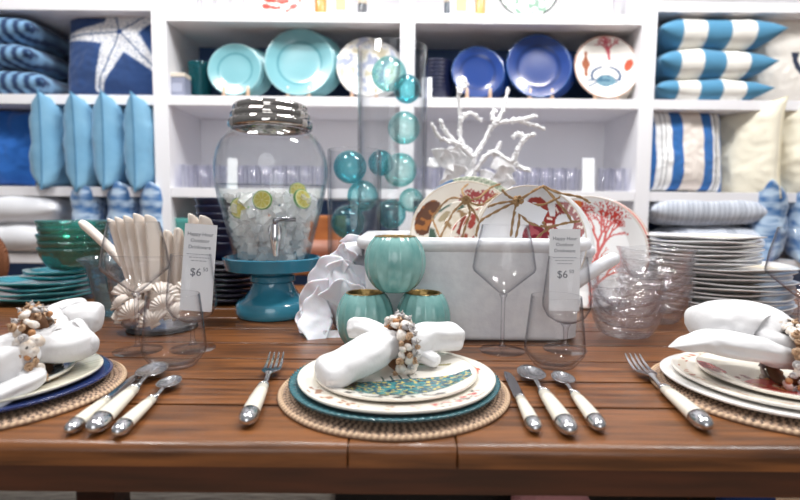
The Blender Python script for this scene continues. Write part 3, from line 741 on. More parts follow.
m.tube([(-.0, 0, .20), (0, 0, .02)], [.012, .03], 12)
for i in range(26):
    a = rnd.uniform(0, 2*PI); q = rnd.uniform(0, .06); m.ball((q*math.cos(a), q*math.sin(a)*.7, .018+.02*rnd.random()), rnd.uniform(.015, .022), 2, fn=lambda p: 1+.3*nz(p.x*2, p.y*2, p.z*2))
tag(m.build('branch_coral', WC, loc=(base.x, RD, TZ)), 'white nobbly branching coral standing behind the white tub', 'coral')
# ruffled corals
def ruffle(m, c, out, up, R, rnd, n=44, k=6, wave=.11, th=.0035, spread=2.6, cup=.35):
    out = Vector(out).normalized(); up = Vector(up); up = (up-out*up.dot(out)).normalized(); sd = out.cross(up); c = Vector(c)
    ph = rnd.uniform(0, 6); s2 = rnd.uniform(0, 9)
    def P(u, v, s):
        a = (u-.5)*spread; q = R*(.06+.94*v)*(1+.14*nz(u*4+s2, s2)+.04*math.sin(a*7+ph))
        lift = wave*R*v*v*(math.sin(a*k*.55+ph)+.5*math.sin(a*k*1.3+ph*2))+cup*R*v*v
        nrm = out*lift
        return c + (up*math.cos(a)+sd*math.sin(a))*q + nrm + out*s*th*(1-.4*v)
    vs = []; nv = 14
    for s in (1, -1):
        m.grid(n, nv, lambda u, v, s=s: P(u, v, s))
    # edge strip
    rim = []; 
    for i in range(n+1): rim.append((P(i/n, 1, 1), P(i/n, 1, 0)+(P(i/n, 1, 0)-P(i/n, .96, 0)).normalized()*th*.8, P(i/n, 1, -1)))
    v = [q for t_ in rim for q in t_]; f = []
    for i in range(n):
        for j in range(2): f.append((3*i+j, 3*i+3+j, 3*i+4+j, 3*i+1+j))
    m.add(v, f)
m = MB(); rnd = random.Random(21); RC = at(338, 338, 1.040); RC.z = TZ
def loc(px, py, D): p = at(px, py, D); return p-RC
for px, py, D, o_, u_, R in ((361, 266, 1.10, (-.4, -1, .3), (.3, 0, 1), .056), (348, 268, 1.07, (-.7, -.8, .1), (-.3, .2, 1), .046), (335, 285, 1.05, (-.5, -1, .5), (-.5, 0, .8), .055), (345, 285, 1.06, (.1, -1, .2), (.5, 0, 1), .05),
                             (325, 305, 1.04, (-.4, -1, .3), (-.9, 0, .5), .050), (333, 318, 1.02, (-.3, -1, .6), (-1, 0, -.1), .062), (318, 322, 1.035, (-.2, -.8, .8), (-1, -.3, .1), .040), (345, 310, 1.03, (0, -1, .3), (.2, 0, 1), .055), (340, 330, 1.01, (0, -1, .3), (-.2, 0, -1), .030),
                             (358, 270, 1.12, (.2, -1, .1), (1, 0, .7), .045), (355, 248, 1.10, (-.5, -1, -.1), (.2, 0, 1), .03)):
    ruffle(m, loc(px, py, D), o_, u_, R, rnd)
m.ball((0.01, .03, .07), (.045, .04, .07), 3, fn=lambda p: 1+.25*nz(p.x*3, p.y*3, p.z*3))
tag(m.build('ruffled_coral', mat('white_coral_smooth', '#e2e2e8', .5, sss=.15, bump=('noise', 60, .25)), loc=RC), 'white ruffled coral ornament between blue pedestal stand and teal votives', 'coral')
m = MB(); CC = Vector((at(452, 190, 1.55).x, 1.55, TZ)); rnd = random.Random(8)
for i in range(15):
    px = rnd.uniform(436, 462); py = rnd.uniform(160, 215); p = at(px, py, 1.55+rnd.uniform(-.04, .04))-CC
    ruffle(m, p, (rnd.uniform(-.6, .6), -1, rnd.uniform(-.2, .8)), (rnd.uniform(-1, 1), 0, rnd.uniform(.2, 1)), rnd.uniform(.03, .05), rnd, n=24)
m.tube([(0, 0, 0), (0, 0, .12), (0, .02, .27)], [.05, .035, .03], 16)
for i in range(16):
    px = rnd.uniform(475, 510); py = rnd.uniform(168, 215); p = at(px, py, 1.60+rnd.uniform(-.03, .03))-CC
    ruffle(m, p, (rnd.uniform(-.6, .6), -1, rnd.uniform(-.2, .8)), (rnd.uniform(-1, 1), 0, rnd.uniform(.2, 1)), rnd.uniform(.03, .045), rnd, n=24)
tag(m.build('coral_cluster', WC, loc=CC), 'white frilly coral cluster at the foot of the branching coral', 'coral')
# ---- the white tub
tub = thing('ceramic_tub', 'long white glazed ceramic tub full of twine-tied plates', 'tub', (.146, 1.120, TZ))
def tubmesh(hx, hy, h, t=.012, rc=.05, n=10):
    def ring(sx, sy, z, rc):
        out = []
        for cx, cy, a0 in ((1, 1, 0), (-1, 1, PI/2), (-1, -1, PI), (1, -1, 3*PI/2)):
            for k in range(n+1):
                a = a0+PI/2*k/n; out.append((cx*(sx-rc)+rc*math.cos(a), cy*(sy-rc)+rc*math.sin(a), z))
        return out
    L = []
    L.append(ring(hx*.95-.010, hy*.96-.010, 0, rc)); L.append(ring(hx*.955, hy*.965, .006, rc))
    for q in (.03, .3, .55, .8, .86): L.append(ring(hx*(.955+.03*q), hy*(.965+.02*q), .006+(h-.006)*q, rc))
    L.append(ring(hx*.985+.004, hy*.985+.004, h*.875, rc)); L.append(ring(hx+.008, hy+.008, h*.895, rc)); L.append(ring(hx+.010, hy+.010, h*.93, rc)); L.append(ring(hx+.009, hy+.009, h*.975, rc)); L.append(ring(hx+.003, hy+.003, h, rc))
    L.append(ring(hx-.008, hy-.008, h, rc)); L.append(ring(hx-t, hy-t, h*.975, rc*.8)); L.append(ring(hx*.95-t, hy*.95-t, .014, rc*.8))
    v = [p for l in L for p in l]; N = len(L[0]); f = []
    for i in range(len(L)-1):
        for j in range(N): f.append((i*N+j, i*N+(j+1) % N, (i+1)*N+(j+1) % N, (i+1)*N+j))
    f.append(tuple(range(N))[::-1]); f.append(tuple((len(L)-1)*N+j for j in range(N)))
    return MB().add(v, f)
TUBH = at(450, 238, .965).z-TZ
TM = mat('white_crackle_glaze', '#ecedf0', .35, coat=.3, noisec=('#e0e1e6', 40, (1, 1, 1)), bump=('noise', 90, .25))
tubmesh(.222, .148, TUBH).build('body', TM, tub, angle=60)
for s in (-1, 1):
    MB().tube(smooth_path([(s*.225, -.06, TUBH*.86), (s*.245, -.055, TUBH*.85), (s*.255, -.03, TUBH*.84), (s*.257, 0, TUBH*.84), (s*.255, .03, TUBH*.84), (s*.245, .055, TUBH*.85), (s*.225, .06, TUBH*.86)], 5), .0155, 14).build('handle', TM, tub)
# ---- plates in the tub
def rimcol(c, inner=IV, w=.88): return lambda x, y: lin(c) if math.hypot(x, y) > w else inner
zt = TZ+.016
GR = CER
def greenbraid(x, y):
    q = math.hypot(x, y)
    if q > .90:
        a = math.atan2(y, x)
        if a > 1.9 and a < 2.6: return lin('#3a6fa5')
        return lin('#8da386') if math.sin(a*60+q*60) > 0 else lin('#dfe3d4')
    return IV
def tp_plate(label, px, D, r, cfn=None, base=IV, tilt=82, yaw=0, top=None, **k):
    zc = (at(px, top, D).z - r*.985) if top else zt+r
    t = math.radians(tilt); m = plate_mb(r, r*.13, cfn, base, k.get('seg', 72), .003, k.get('rings', 22), k.get('rim', .66))
    x = at(px, 200, D).x
    return tag(m.build('plate', CER, loc=(x, D, zc), rot=(t, 0, math.radians(yaw))), label, 'plate', k.get('group'))
tp_plate('green braided-rim plate at the rear left of the tub', 471, 1.262, .146, greenbraid, IV, 83, 8, 178, seg=200, rings=40)
fan = coral_segs(12, .12, .16, PI/2-.15, .42, 7, .62)
def fanplate(x, y):
    q = math.hypot(x, y)
    if q > .975: return lin('#cfc3b2')
    if ell(x, y, -.68, .36, .19, .34, -.55) < 1: return lin('#5b3320') if nz(x*8, y*8) > -.15 else lin('#a86a35')
    if segmask(fan, x, y): return lin('#a3363c') if x > -.0 else lin('#a2546a')
    if ell(x, y, .62, .60, .25, .12, -.8) < 1: return lin('#c98a68')
    if y < -.2 and nz(x*3, y*3) > .2: return lin('#8a6b4a')
    return IV
tp_plate('cream plate with dark red sea fan and brown seahorse in the tub', 467, 1.235, .140, fanplate, IV, 80, 6, 182, seg=240, rings=70, rim=.7)
# small nested bowls seen obliquely
def leafp(seed, cols):
    def f(x, y):
        v = nz(x*3+seed, y*3, seed); 
        return lin(cols[0]) if v > .15 else (lin(cols[1]) if v < -.25 else IV)
    return f
SM = [(463, 1.200, .090, ('#3f5f52', '#b7a98c'), 203, 25), (471, 1.184, .088, ('#9a7a55', '#e8dfd0'), 209, 32), (477, 1.168, .080, ('#b5483c', '#8f3a2f'), 214, 38), (489, 1.150, .084, ('#b0413a', '#a5523c'), 207, 40), (506, 1.136, .094, ('#e4dccb', '#caa68a'), 197, 42), (518, 1.120, .098, ('#b07a5a', '#e4dccb'), 192, 40)]
for i, (px, D, r, cc, top, yaw) in enumerate(SM):
    m = plate_mb(r, r*.24, leafp(i+3, cc), IV, 90, .004, 30, .5)
    zc = at(px, top, D).z-r*.97
    o = m.build('salad_bowl', CER, loc=(at(px, 200, D).x, D, zc), rot=(math.radians(82), 0, math.radians(yaw*.6)))
    tag(o, 'small cream bowl tied in twine, %s from the left in the tub' % ['first', 'second', 'third', 'fourth', 'fifth', 'sixth'][i], 'bowl', 'twine-tied small bowls in the tub')
def octo(x, y):
    q = math.hypot(x, y); x, y = x*.95-.30, y*.95-.33
    if q > .975: return lin('#cdbfb0')
    R1 = abs(math.hypot(x-.30, y+.02)-.26)
    if R1 < .10 and not (x < .15 and y > .1): return lin('#efe0d6') if (math.sin(math.atan2(y+.02, x-.30)*16) > .55 and R1 < .05) else lin('#8e2f2a')
    P = [(-.02, .30), (-.12, .38), (-.25, .38), (-.33, .30), (-.30, .22)]
    P2 = [(-.15, .36), (-.02, .25), (.02, .08), (.08, -.05)]
    for A in (P, P2):
        for a, b in zip(A, A[1:]):
            if seg_d(x, y, a, b)[0] < .045: return lin('#9b3a30')
    if ell(x, y, -.20, -.38, .24, .36, .2) < 1: return lin('#7c2433') if nz(x*9, y*9) > -.1 else lin('#a8545c')
    for a, b in (((-.25, -.6), (-.6, -.8)), ((-.1, -.7), (-.1, -.95)), ((.05, -.5), (.45, -.75)), ((.1, -.3), (.5, -.4))):
        if seg_d(x, y, a, b)[0] < .06: return lin('#8a2c33')
    return lin('#e6e7ea')
OP = tp_plate('plate with a dark red octopus, wrapped in twine at the front of the tub', 531, 1.052, .115, octo, WHT, 78, 4, 186, seg=240, rings=70, rim=.78)
tp_plate('white plate tied directly behind the octopus plate', 538, 1.080, .118, None, WHT, 78, 4, 188)
# twine
TW = mat('jute_twine', '#9a7a55', .9, bump=('noise', 150, .9))
def tw(m, pts, D, r=.0023, jit=.0):
    P = [at(p[0], p[1], D if len(p) < 3 else p[2]) for p in pts]
    P = smooth_path(P, 6)
    for off in (0, PI):
        Q = []
        for i, p in enumerate(P):
            a = i*.9+off; Q.append(p+Vector((math.cos(a), 0, math.sin(a)))*r*.6)
        m.tube(Q, r*.75, 6)
m = MB(); d1 = 1.020
kx, ky = 518, 201
for pts in ([(kx, ky), (535, 190), (543, 186, 1.040)], [(543, 186, 1.040), (560, 193), (580, 197), (590, 203)], [(543, 186, 1.040), (556, 200), (566, 212), (572, 222)], [(kx, ky), (540, 205), (560, 197)], [(kx, ky), (522, 215), (532, 224), (550, 227)],
            [(550, 227), (566, 223), (580, 221)], [(kx, ky), (505, 207), (490, 215), (480, 222), (476, 236)], [(kx, ky), (500, 203), (488, 207)], [(kx-2, ky+4), (513, 220), (511, 236)], [(kx+2, ky+4), (519, 222), (516, 237)],
            [(kx, ky), (508, 196), (502, 190)], [(550, 227), (540, 235), (536, 240)], [(kx, ky), (530, 213), (545, 224)]):
    tw(m, pts, d1)
for k in range(5):
    c = at(kx, ky, d1-.006); a = k*1.1
    ring = [c+Vector((math.cos(t)*.010*math.cos(a)-.004*math.sin(t)*math.sin(a), .003*math.sin(2*t+a), math.cos(t)*.010*math.sin(a)+.004*math.sin(t)*math.cos(a))) for t in [2*PI*i/16 for i in range(17)]]
    m.tube(ring, .0022, 6)
tag(m.build('twine', TW), 'jute twine knotted in a star over the octopus plate', 'twine')
m = MB(); d2 = 1.075; k2 = (466, 200)
for pts in ([k2, (455, 210, 1.08), (448, 222, 1.07), (440, 238, 1.06)], [k2, (452, 198, 1.11), (442, 205, 1.12), (432, 218, 1.12)], [k2, (470, 212), (466, 225), (462, 238)], [k2, (480, 205), (495, 196, 1.09), (510, 190, 1.09)], [k2, (478, 198), (490, 188, 1.12), (500, 184, 1.13)],
            [k2, (462, 190, 1.12), (468, 184, 1.16)], [k2, (476, 215), (480, 228), (478, 238)], [(440, 238, 1.06), (436, 228, 1.10), (432, 218, 1.12)], [(510, 190, 1.09), (498, 206, 1.07), (486, 224, 1.06), (480, 236, 1.055)]):
    tw(m, pts, d2, .0021)
for k in range(5):
    c = at(k2[0], k2[1], d2-.004); a = k*1.3
    m.tube([c+Vector((math.cos(t)*.009*math.cos(a)-.004*math.sin(t)*math.sin(a), .002, math.cos(t)*.009*math.sin(a)+.004*math.sin(t)*math.cos(a))) for t in [2*PI*i/16 for i in range(17)]], .002, 6)
tag(m.build('twine', TW), 'jute twine wound round the small cream bowls in the tub', 'twine')
a_ = [at(522, 199, 1.012), at(548, 211, 1.012), at(540, 226, 1.012), at(515, 211, 1.012)]
b_ = [p+Vector((0, .0015, 0)) for p in a_]
o = MB().add([*a_, *b_], [(0, 1, 2, 3), (7, 6, 5, 4), (0, 4, 5, 1), (1, 5, 6, 2), (2, 6, 7, 3), (3, 7, 4, 0)]).build('gift_tag', mat('card_paper'), smooth=False); tag(o, 'blank white card tag hanging from the twine star knot', 'tag')
# coral plates standing at the right of the tub
cs2 = coral_segs(31, .12, -.25, PI/2-.30, .62, 8, .42); cs3 = coral_segs(17, -.30, .15, PI/2+.1, .42, 6, .5); cs4 = coral_segs(19, .05, -.98, PI/2-.1, .62, 7, .5)
for c_ in (cs2, cs3, cs4): c_[:, 4] *= .72
def coralplate(x, y):
    if math.hypot(x, y) > .97: return lin('#d9cdc4')
    if segmask(cs2, x, y) or segmask(cs3, x, y): return lin('#c8382f')
    if segmask(cs4, x, y): return lin('#d6502f')
    if ell(x, y, -.32, .83, .25, .09, .1) < 1 or seg_d(x, y, (-.3, .8), (-.28, .6))[0] < .05: return lin('#d9762f')
    return lin('#f0efee')
z0 = TZ+.002
for i, (dx, D, c, lab) in enumerate(((0, 1.345, None, 'plate with bright red branching coral leaning at the tub end'), (.018, 1.375, '#c9483c', 'red-rimmed plate directly behind the red coral plate'), (.032, 1.400, '#e9e0d6', 'cream-rimmed plate second behind the red coral plate'), (.046, 1.425, '#a9744e', 'brown-rimmed plate, rearmost behind the red coral plate'))):
    f = coralplate if i == 0 else rimcol(c)
    m = plate_mb(.147, .019, f, WHT, 260 if i == 0 else 60, .003, 80 if i == 0 else 14, .72)
    tag(m.build('plate', CER, loc=(at(586, 250, 1.35).x+dx, D, z0+.146), rot=(math.radians(80), 0, math.radians(-12))), lab, 'plate', 'plates leaning at the tub end' if i else None)
# finger starfish
STM = mat('white_starfish', '#efeae2', .7, bump=('noise', 110, .7))
def starfish_mb(L=.1, r=.013, seed=0, curl=.1, broad=1.0):
    m = MB(); rnd = random.Random(seed)
    for k in range(5):
        a = 2*PI*k/5+rnd.uniform(-.08, .08); l = L*rnd.uniform(.9, 1.05); pts = []; rad = []
        for i in range(13):
            q = i/12; w = r*(1.15-.35*q); 
            if q > .9: w = r*.8*math.sqrt(max(.02, 1-((q-.9)/.1)**2*.95))
            pts.append((math.cos(a+curl*q*q)*l*q, math.sin(a+curl*q*q)*l*q, .010*math.sin(q*2+k))); rad.append(w*broad)
        m.tube(pts, rad, 14, flat=.72)
    m.ball((0, 0, 0), (r*1.75, r*1.75, r*1.0), 3); return m
P_ = smooth_path([at(566, 290, 1.00)-Vector(tub.location), at(584, 277, .985)-Vector(tub.location), at(602, 265, .985)-Vector(tub.location), at(617, 257, .99)-Vector(tub.location)], 6)
MB().tube(P_+[P_[-1]+Vector((.004, 0, .002))], [.0135]*(len(P_)-3)+[.0132, .0118, .0085, .003], 18).build('handle', TM, tub)
# ---- clear bowls
RB = glass('rippled_clear_glass', (.99, .99, .993), (.56, .58, .64), base=.08, refl=1.2, power=3.5, bump=('noise', 34, 1.0))
def glassbowl(r, h, seed=0, foot=.42): 
    return bowl_mb(r, h, foot, .0035, 72, pw=.42, n=16, fn=lambda q, z, a: (q*(1+.010*math.sin(3*a+seed)+.008*math.sin(7*a+z*60+seed)+.035*max(0, z/h-.88)/.12), z*(1+.03*math.sin(3*a+seed*2))))
gb = None
pf = at(625, 335, 1.03); pb = at(652, 325, 1.17)
for nm, p0, r, h, n, dz, labs_ in (('front', pf, .071, .064, 4, .0215, 'stack nearest the tumbler'), ('rear', pb, .081, .072, 5, .025, 'stack nearest the white plate pile')):
    g0_ = None
    for i in range(n):
        l = 'rippled clear glass bowl, %s from the bottom of the %s' % (['first', 'second', 'third', 'fourth', 'fifth'][i], labs_)
        if g0_ is None: g0_ = glassbowl(r, h, 1).build('glass_bowl', RB, loc=(p0.x, p0.y, TZ)); tag(g0_, l, 'bowl', 'clear bowls in the %s stack' % nm)
        else: dup(g0_, loc=(p0.x+.001*(i % 2), p0.y, TZ+dz*i), rot=(0, 0, i*1.3), label=l)
# ---- white plate pile
pr_ = thing
cxL = at(715, 300, 1.34).x; z = TZ+.0005; big = None; small = None
for i in range(10):
    lab = 'wavy white dinner plate, number %s from the table in the tall pile' % ['one', 'two', 'three', 'four', 'five', 'six', 'seven', 'eight', 'nine', 'ten', 'eleven'][i]
    if i == 9: lab = 'topmost of the wide white dinner plates, cream well showing'
    if big is None:
        def wc_(x, y): return lin('#d9cdb8') if math.hypot(x, y) < .80 else lin('#e9e9ec')
        big = plate_mb(.168, .016, wc_, lin('#ecebea'), 72, .014, 16, .7, t=.0032).build('dinner_plate', CER, loc=(cxL, 1.34, z)); tag(big, lab, 'plate', 'wide white plates in the pile')
    else: dup(big, loc=(cxL+.004*math.sin(i*2.4), 1.34+.004*math.cos(i*1.7), z), rot=(0, 0, i*.9), label=lab)
    z += .0118
z += .002; cxS = at(698, 260, 1.33).x
for i in range(7):
    lab = 'wavy white salad plate, %s from the bottom on top of the pile' % ['first', 'second', 'third', 'fourth', 'fifth', 'sixth', 'seventh'][i]
    if small is None:
        small = plate_mb(.138, .014, wc_, lin('#ecebea'), 72, .014, 16, .7, t=.0032).build('salad_plate', CER, loc=(cxS, 1.33, z)); tag(small, lab, 'plate', 'smaller white plates in the pile')
    else: dup(small, loc=(cxS+.004*math.sin(i*2.4), 1.33, z), rot=(0, 0, i*.9), label=lab)
    z += .0105
# ---- teal crockery at the left
TCE = mat('teal_glaze', '#2f8088', .15, coat=.7, noisec=('#3d939a', 4, (1, 1, 1)))
zz = TZ+.0005; p0 = at(45, 300, 1.40)
b1 = None
for i in range(4):
    lab = 'large wavy teal plate, %s from the table' % ['first', 'second', 'third', 'fourth'][i]
    if b1 is None: b1 = plate_mb(.130, .019, None, (1, 1, 1), 72, .018, 14, .68).build('dinner_plate', TCE, loc=(p0.x, 1.40, zz)); tag(b1, lab, 'plate', 'large teal plates stacked on the table')
    else: dup(b1, loc=(p0.x+.002*i, 1.40, zz), rot=(0, 0, i*.6), label=lab)
    zz += .0135
p1 = at(57, 300, 1.40); b1 = None
for i in range(2):
    lab = ['lower small teal plate below the green glass bowls', 'upper small teal plate, directly under the green glass bowls'][i]
    if b1 is None: b1 = plate_mb(.088, .015, None, (1, 1, 1), 64, .018, 14, .68).build('salad_plate', TCE, loc=(p1.x+.01, 1.40, zz+.003)); tag(b1, lab, 'plate', 'small teal plates')
    else: dup(b1, loc=(p1.x+.014, 1.40, zz+.003), rot=(0, 0, .6), label=lab)
    zz += .0125
TGR = glass('emerald_teal_glass', (.38, .84, .78), (.02, .24, .23), base=.10, refl=1.1, power=1.3, bump=('noise', 22, .8), body=.06)
b1 = None; p2 = at(74, 250, 1.39)
for i in range(5):
    lab = 'emerald teal glass bowl, %s in its stack' % ['lowest', 'second from the bottom', 'middle one', 'second from the top', 'topmost'][i]
    if b1 is None: b1 = bowl_mb(.086, .062, .45, .003, 56, pw=.5, fn=lambda q, z, a: (q*(1+.012*math.sin(4*a)), z)).build('glass_bowl', TGR, loc=(p2.x, 1.39, zz+.004)); tag(b1, lab, 'bowl', 'emerald glass bowls')
    else: dup(b1, loc=(p2.x+.002*(i % 2), 1.39, zz+.004+.018*i), rot=(0, 0, i*.8), label=lab)
BGL = glass('smoky_teal_glass', (.72, .86, .90), (.10, .28, .36), base=.07, refl=1.1, power=1.8, bump=('noise', 24, .8), body=.03)
p3 = at(119, 320, 1.2)
tag(bowl_mb(.070, .135, .55, .004, 64, pw=1.0, fn=lambda q, z, a: (q*(1+.02*math.sin(5*a))*(1+.18*(z > .128)), z)).build('glass_vase', BGL, loc=(p3.x, 1.2, TZ+.001)), 'flared smoky teal glass vase between green bowls and shell bowl', 'vase')
# ---- navy crockery
p4 = at(233, 300, 1.40); zz = TZ+.0005; b1 = None
for i in range(8):
    lab = 'navy glazed plate, %s from the table behind the pedestal stand' % ['first', 'second', 'third', 'fourth', 'fifth', 'sixth', 'seventh', 'eighth'][i]
    if b1 is None: b1 = plate_mb(.100, .016, None, (1, 1, 1), 64, .010, 10, .68).build('dinner_plate', NVG, loc=(p4.x, 1.41, zz)); tag(b1, lab, 'plate', 'navy plates behind the dispenser')
    else: dup(b1, loc=(p4.x+.002*math.sin(i*2), 1.41, zz), rot=(0, 0, i*.7), label=lab)
    zz += .0135
b1 = None; p5 = at(222, 220, 1.41)
for i in range(7):
    lab = 'navy glazed bowl, %s above the navy plates' % ['first', 'second', 'third', 'fourth', 'fifth', 'sixth', 'seventh'][i]
    if b1 is None: b1 = bowl_mb(.078, .052, .5).build('cereal_bowl', NVG, loc=(p4.x-.02, 1.41, zz+.004)); tag(b1, lab, 'bowl', 'navy bowls behind the dispenser')
    else: dup(b1, loc=(p4.x-.02+.002*math.sin(i*2), 1.41, zz+.004+.0195*i), label=lab)
# teal mixing bowls on the lowest visible shelf
tag(bowl_mb(.14, .16, .5, .004, pw=.5).build('mixing_bowl', mat('sea_green_glaze', '#4f9c95', .4), loc=(at(190, 230, SD+.15).x+.03, SD+.17, zs[4])), 'large sea green mixing bowl on the lower shelf behind the navy bowls', 'bowl')
# ---- shell bowl
sb = Vector((at(163, 330, 1.065).x, 1.065, TZ))
tag(bowl_mb(.108, .155, .55, .0035, 72, pw=.42, n=18).build('glass_bowl', glass('shell_bowl_glass', (.985, .985, .99), (.35, .38, .42), base=.03, power=5), loc=(sb.x, sb.y, sb.z+.006)), 'large clear glass bowl filled with white shells and starfish', 'bowl')
tag(MB().lathe([(0, 0), (.066, 0), (.070, .002), (.068, .0045), (0, .005)], 48).build('coaster', mat('black_slate', '#1c1d22', .5), loc=sb), 'black round coaster under the shell-filled glass bowl', 'coaster')
def scallop_mb(r=.035):
    m = MB()
    for s in (0, 1):
        def fn(u, v, s=s):
            a = (u-.5)*2.5; q = r*v*(1+.02*math.cos(a*22)); rib = .0016*math.cos(a*22)*v
            return (q*math.sin(a), q*math.cos(a)-r*.5, r*.42*math.sin(min(1, v*1.02)*PI*.98)**.8*.75*math.cos(a*.8)+rib-(.0018 if s else 0))
        m.grid(72, 12, fn)
    m.box(-r*.28, r*.28, -r*.60, -r*.42, -.001, .003); return m
SHM = mat('ivory_shell', '#ece1d6', .45, coat=.2)
sc = None; rnd = random.Random(9)
for i, (dx, dy, dz, s) in enumerate(((-.062, -.045, .035, 1), (-.030, -.068, .050, 1.05), (.012, -.072, .035, 1), (.050, -.055, .045, .9), (-.05, -.03, .085, 1.1), (-.012, -.052, .085, 1.0), (.032, -.048, .083, 1), (.062, -.02, .09, .9), (-.07, 0, .06, .9), (.0, -.01, .045, 1), (.03, .04, .05, 1), (-.03, .05, .06, 1), (.07, .01, .05, .8), (-.058, -.058, .062, .8), (.030, -.068, .065, .8))):
    lab = 'ribbed ivory scallop shell inside the clear glass bowl of starfish'; p = (sb.x+dx, sb.y+dy, sb.z+.004+dz); rot = (rnd.uniform(.7, 1.5), rnd.uniform(-.6, .6), rnd.uniform(-1.8, 1.8) if i > 8 else rnd.uniform(-.8, .8))
    if sc is None: sc = scallop_mb().build('scallop_shell', SHM, loc=p, rot=rot, scale=s); tag(sc, lab, 'seashell', 'scallop shells in the glass bowl')
    else: dup(sc, loc=p, rot=rot, scale=s)
for pts, lab in (([(146, 292, 1.09), (118, 257, 1.09), (99, 238, 1.08), (80, 221, 1.07)], 'long ivory razor shell slanting out of the bowl over the green glass bowls'), ([(176, 285, 1.12), (200, 255, 1.12), (214, 236, 1.12)], 'ivory razor shell poking out behind the price card')):
    Q = [at(*p) for p in pts]; c0 = Q[0].copy(); Q = smooth_path([q-c0 for q in Q], 8); n_ = len(Q)
    m = MB(); m.tube(Q, [.0125*min(1, .25+(n_-1-k)*.28)**.5 for k in range(n_)], 18, flat=.7)
    tag(m.build('razor_shell', SHM, loc=c0), lab, 'seashell')
def clam_mb(W, H, n=5, t=.004, seed=0):
    m = MB(); rnd = random.Random(seed); hs_ = [H*rnd.uniform(.88, 1.0) for _ in range(n+1)]
    def top(u):
        k = u*n; i = min(n-1, int(k)); f = k-i; return hs_[i]*(1-.14*(1-math.sin(PI*f)**.32))
    for s in (0, 1):
        def fn(u, v, s=s):
            k = u*n; f = k-min(n-1, int(k)); a = (u-.5)
            wv = W*(.45+.55*v**.7)
            return (a*wv, -.021*math.sin(PI*f)**.7*(.4+.6*v)+.5*W*a*a+t*s*1.0, v*top(u))
        m.grid(n*14, 26, fn)
    def e(u, v): 
        p = Vector((0, 0, 0)); k = u*n; f = k-min(n-1, int(k)); a = u-.5
        return (a*W, -.021*math.sin(PI*f)**.7+.5*W*a*a+t*v, top(u)+.002*math.sin(PI*v))
    m.grid(n*14, 3, e); return m
for px, yt, yb, D, W, n, yaw, roll, lab in ((142, 213, 300, 1.04, .100, 5, -4, -4, 'ivory fluted clam shell standing upright in the middle of the shell bowl'), (172, 221, 300, 1.085, .085, 4, 15, 3, 'ivory fluted clam shell standing behind the middle one'), (196, 213, 296, 1.10, .055, 2, -10, 7, 'narrow ivory fluted shell standing behind the price card')):
    b_ = at(px, yb, D); H = at(px, yt, D).z-b_.z
    tag(clam_mb(W, H, n, seed=n).build('clam_shell', SHM, loc=b_, rot=(math.radians(4), math.radians(roll), math.radians(yaw))), lab, 'seashell')
# ================================================================== front half of the table
# ---- votives
VM = mat('mercury_teal_glass', '#649d9a', .22, coat=.5, noisec=('#8ab9b5', 34, (1, 1, .6)))
GO = mat('mottled_gold_lining', '#b99a5e', .35, metal=.7, noisec=('#5a4a32', 60, (1, 1, 1)), bump=('noise', 90, .6))
def votive(loc, r, h, label):
    t = thing('votive_holder', label, 'candle holder', loc, (0, 0, random.uniform(0, .3)), 'teal votive holders')
    out = []; n = 22; ro = r*.72; z0 = 0
    for i in range(n+1):
        q = i/n; a = -PI/2*.86+q*(PI/2*.86+PI/2*.50)*1.0
        out.append((r*math.cos(a)**.85, q*h if False else None))
    a0, a1 = -1.25, .88; s0, s1 = math.sin(a0), math.sin(a1)
    prof = [(0, 0.001)]+[(r*math.cos(a0+(a1-a0)*i/n)**.9, h*(math.sin(a0+(a1-a0)*i/n)-s0)/(s1-s0)) for i in range(n+1)]
    facet = lambda q, z, a: (q*(1-.045*abs(math.sin(a*8))**1.0*min(1, 4*(q/r)**2-.6) if q > r*.4 else q), z)
    MB().lathe(prof, 128, fn=facet).build('cup', VM, t)
    rt = prof[-1][0]
    inn = [(rt, h), (rt-.002, h+.0012), (rt-.0045, h), (r*.90, h*.62), (r*.86, h*.35), (r*.55, .012), (0, .010)]
    MB().lathe(inn, 64).build('gold_lining', GO, t)
    return t
VD = .912
pv1 = at(365, 340, VD); pv2 = at(423, 340, VD); pv3 = at(395, 292, VD)
vh = at(365, 292.5, VD).z-TZ
votive((pv1.x, VD, TZ), .0525, vh, 'teal glass votive holder at the lower left, beside the ruffled coral')
votive((pv2.x, VD+.004, TZ), .0500, vh, 'teal glass votive holder at the lower right, against the white tub')
votive((pv3.x, VD-.004, TZ+vh+.0015), .0555, at(395, 237, VD).z-TZ-vh, 'teal glass votive holder balanced on top of the other two')
# ---- stemware
def stem(profile_bowl, foot_r, stem_r, zb, loc, label, name='wine_glass', t=.0013):
    th_ = thing(name, label, 'glass', loc)
    out = profile_bowl; inn = [(max(0, r-t), z+(t if i == 0 else 0)) for i, (r, z) in enumerate(out)][::-1]
    MB().lathe([(0, out[0][1])]+out+[(out[-1][0]-t/2, out[-1][1]+.0006)]+inn+[(0, inn[-1][1]+.001)], 72).build('bowl', GL, th_)
    MB().lathe([(0, 0), (foot_r, 0), (foot_r+.0006, .0008), (foot_r, .0016), (foot_r*.5, .0035), (stem_r*2.1, .0075), (0, .0078)], 56).build('foot', GLS, th_)
    MB().lathe([(0, .008), (stem_r*2.0, .0082), (stem_r*1.15, .014), (stem_r, .022), (stem_r, zb-.016), (stem_r*1.3, zb-.006), (stem_r*2.2, zb-.0004), (0, zb-.0003)], 32).build('stem', GLT, th_)
    return th_
GLT = glass('clear_glass_stem_rod', (.95, .95, .97), (.30, .31, .38), base=.10, power=1.8, refl=1.0)
GLS = glass('clear_glass_stem', (.99, .99, .995), (.30, .31, .38), base=.05, power=6, refl=.6)
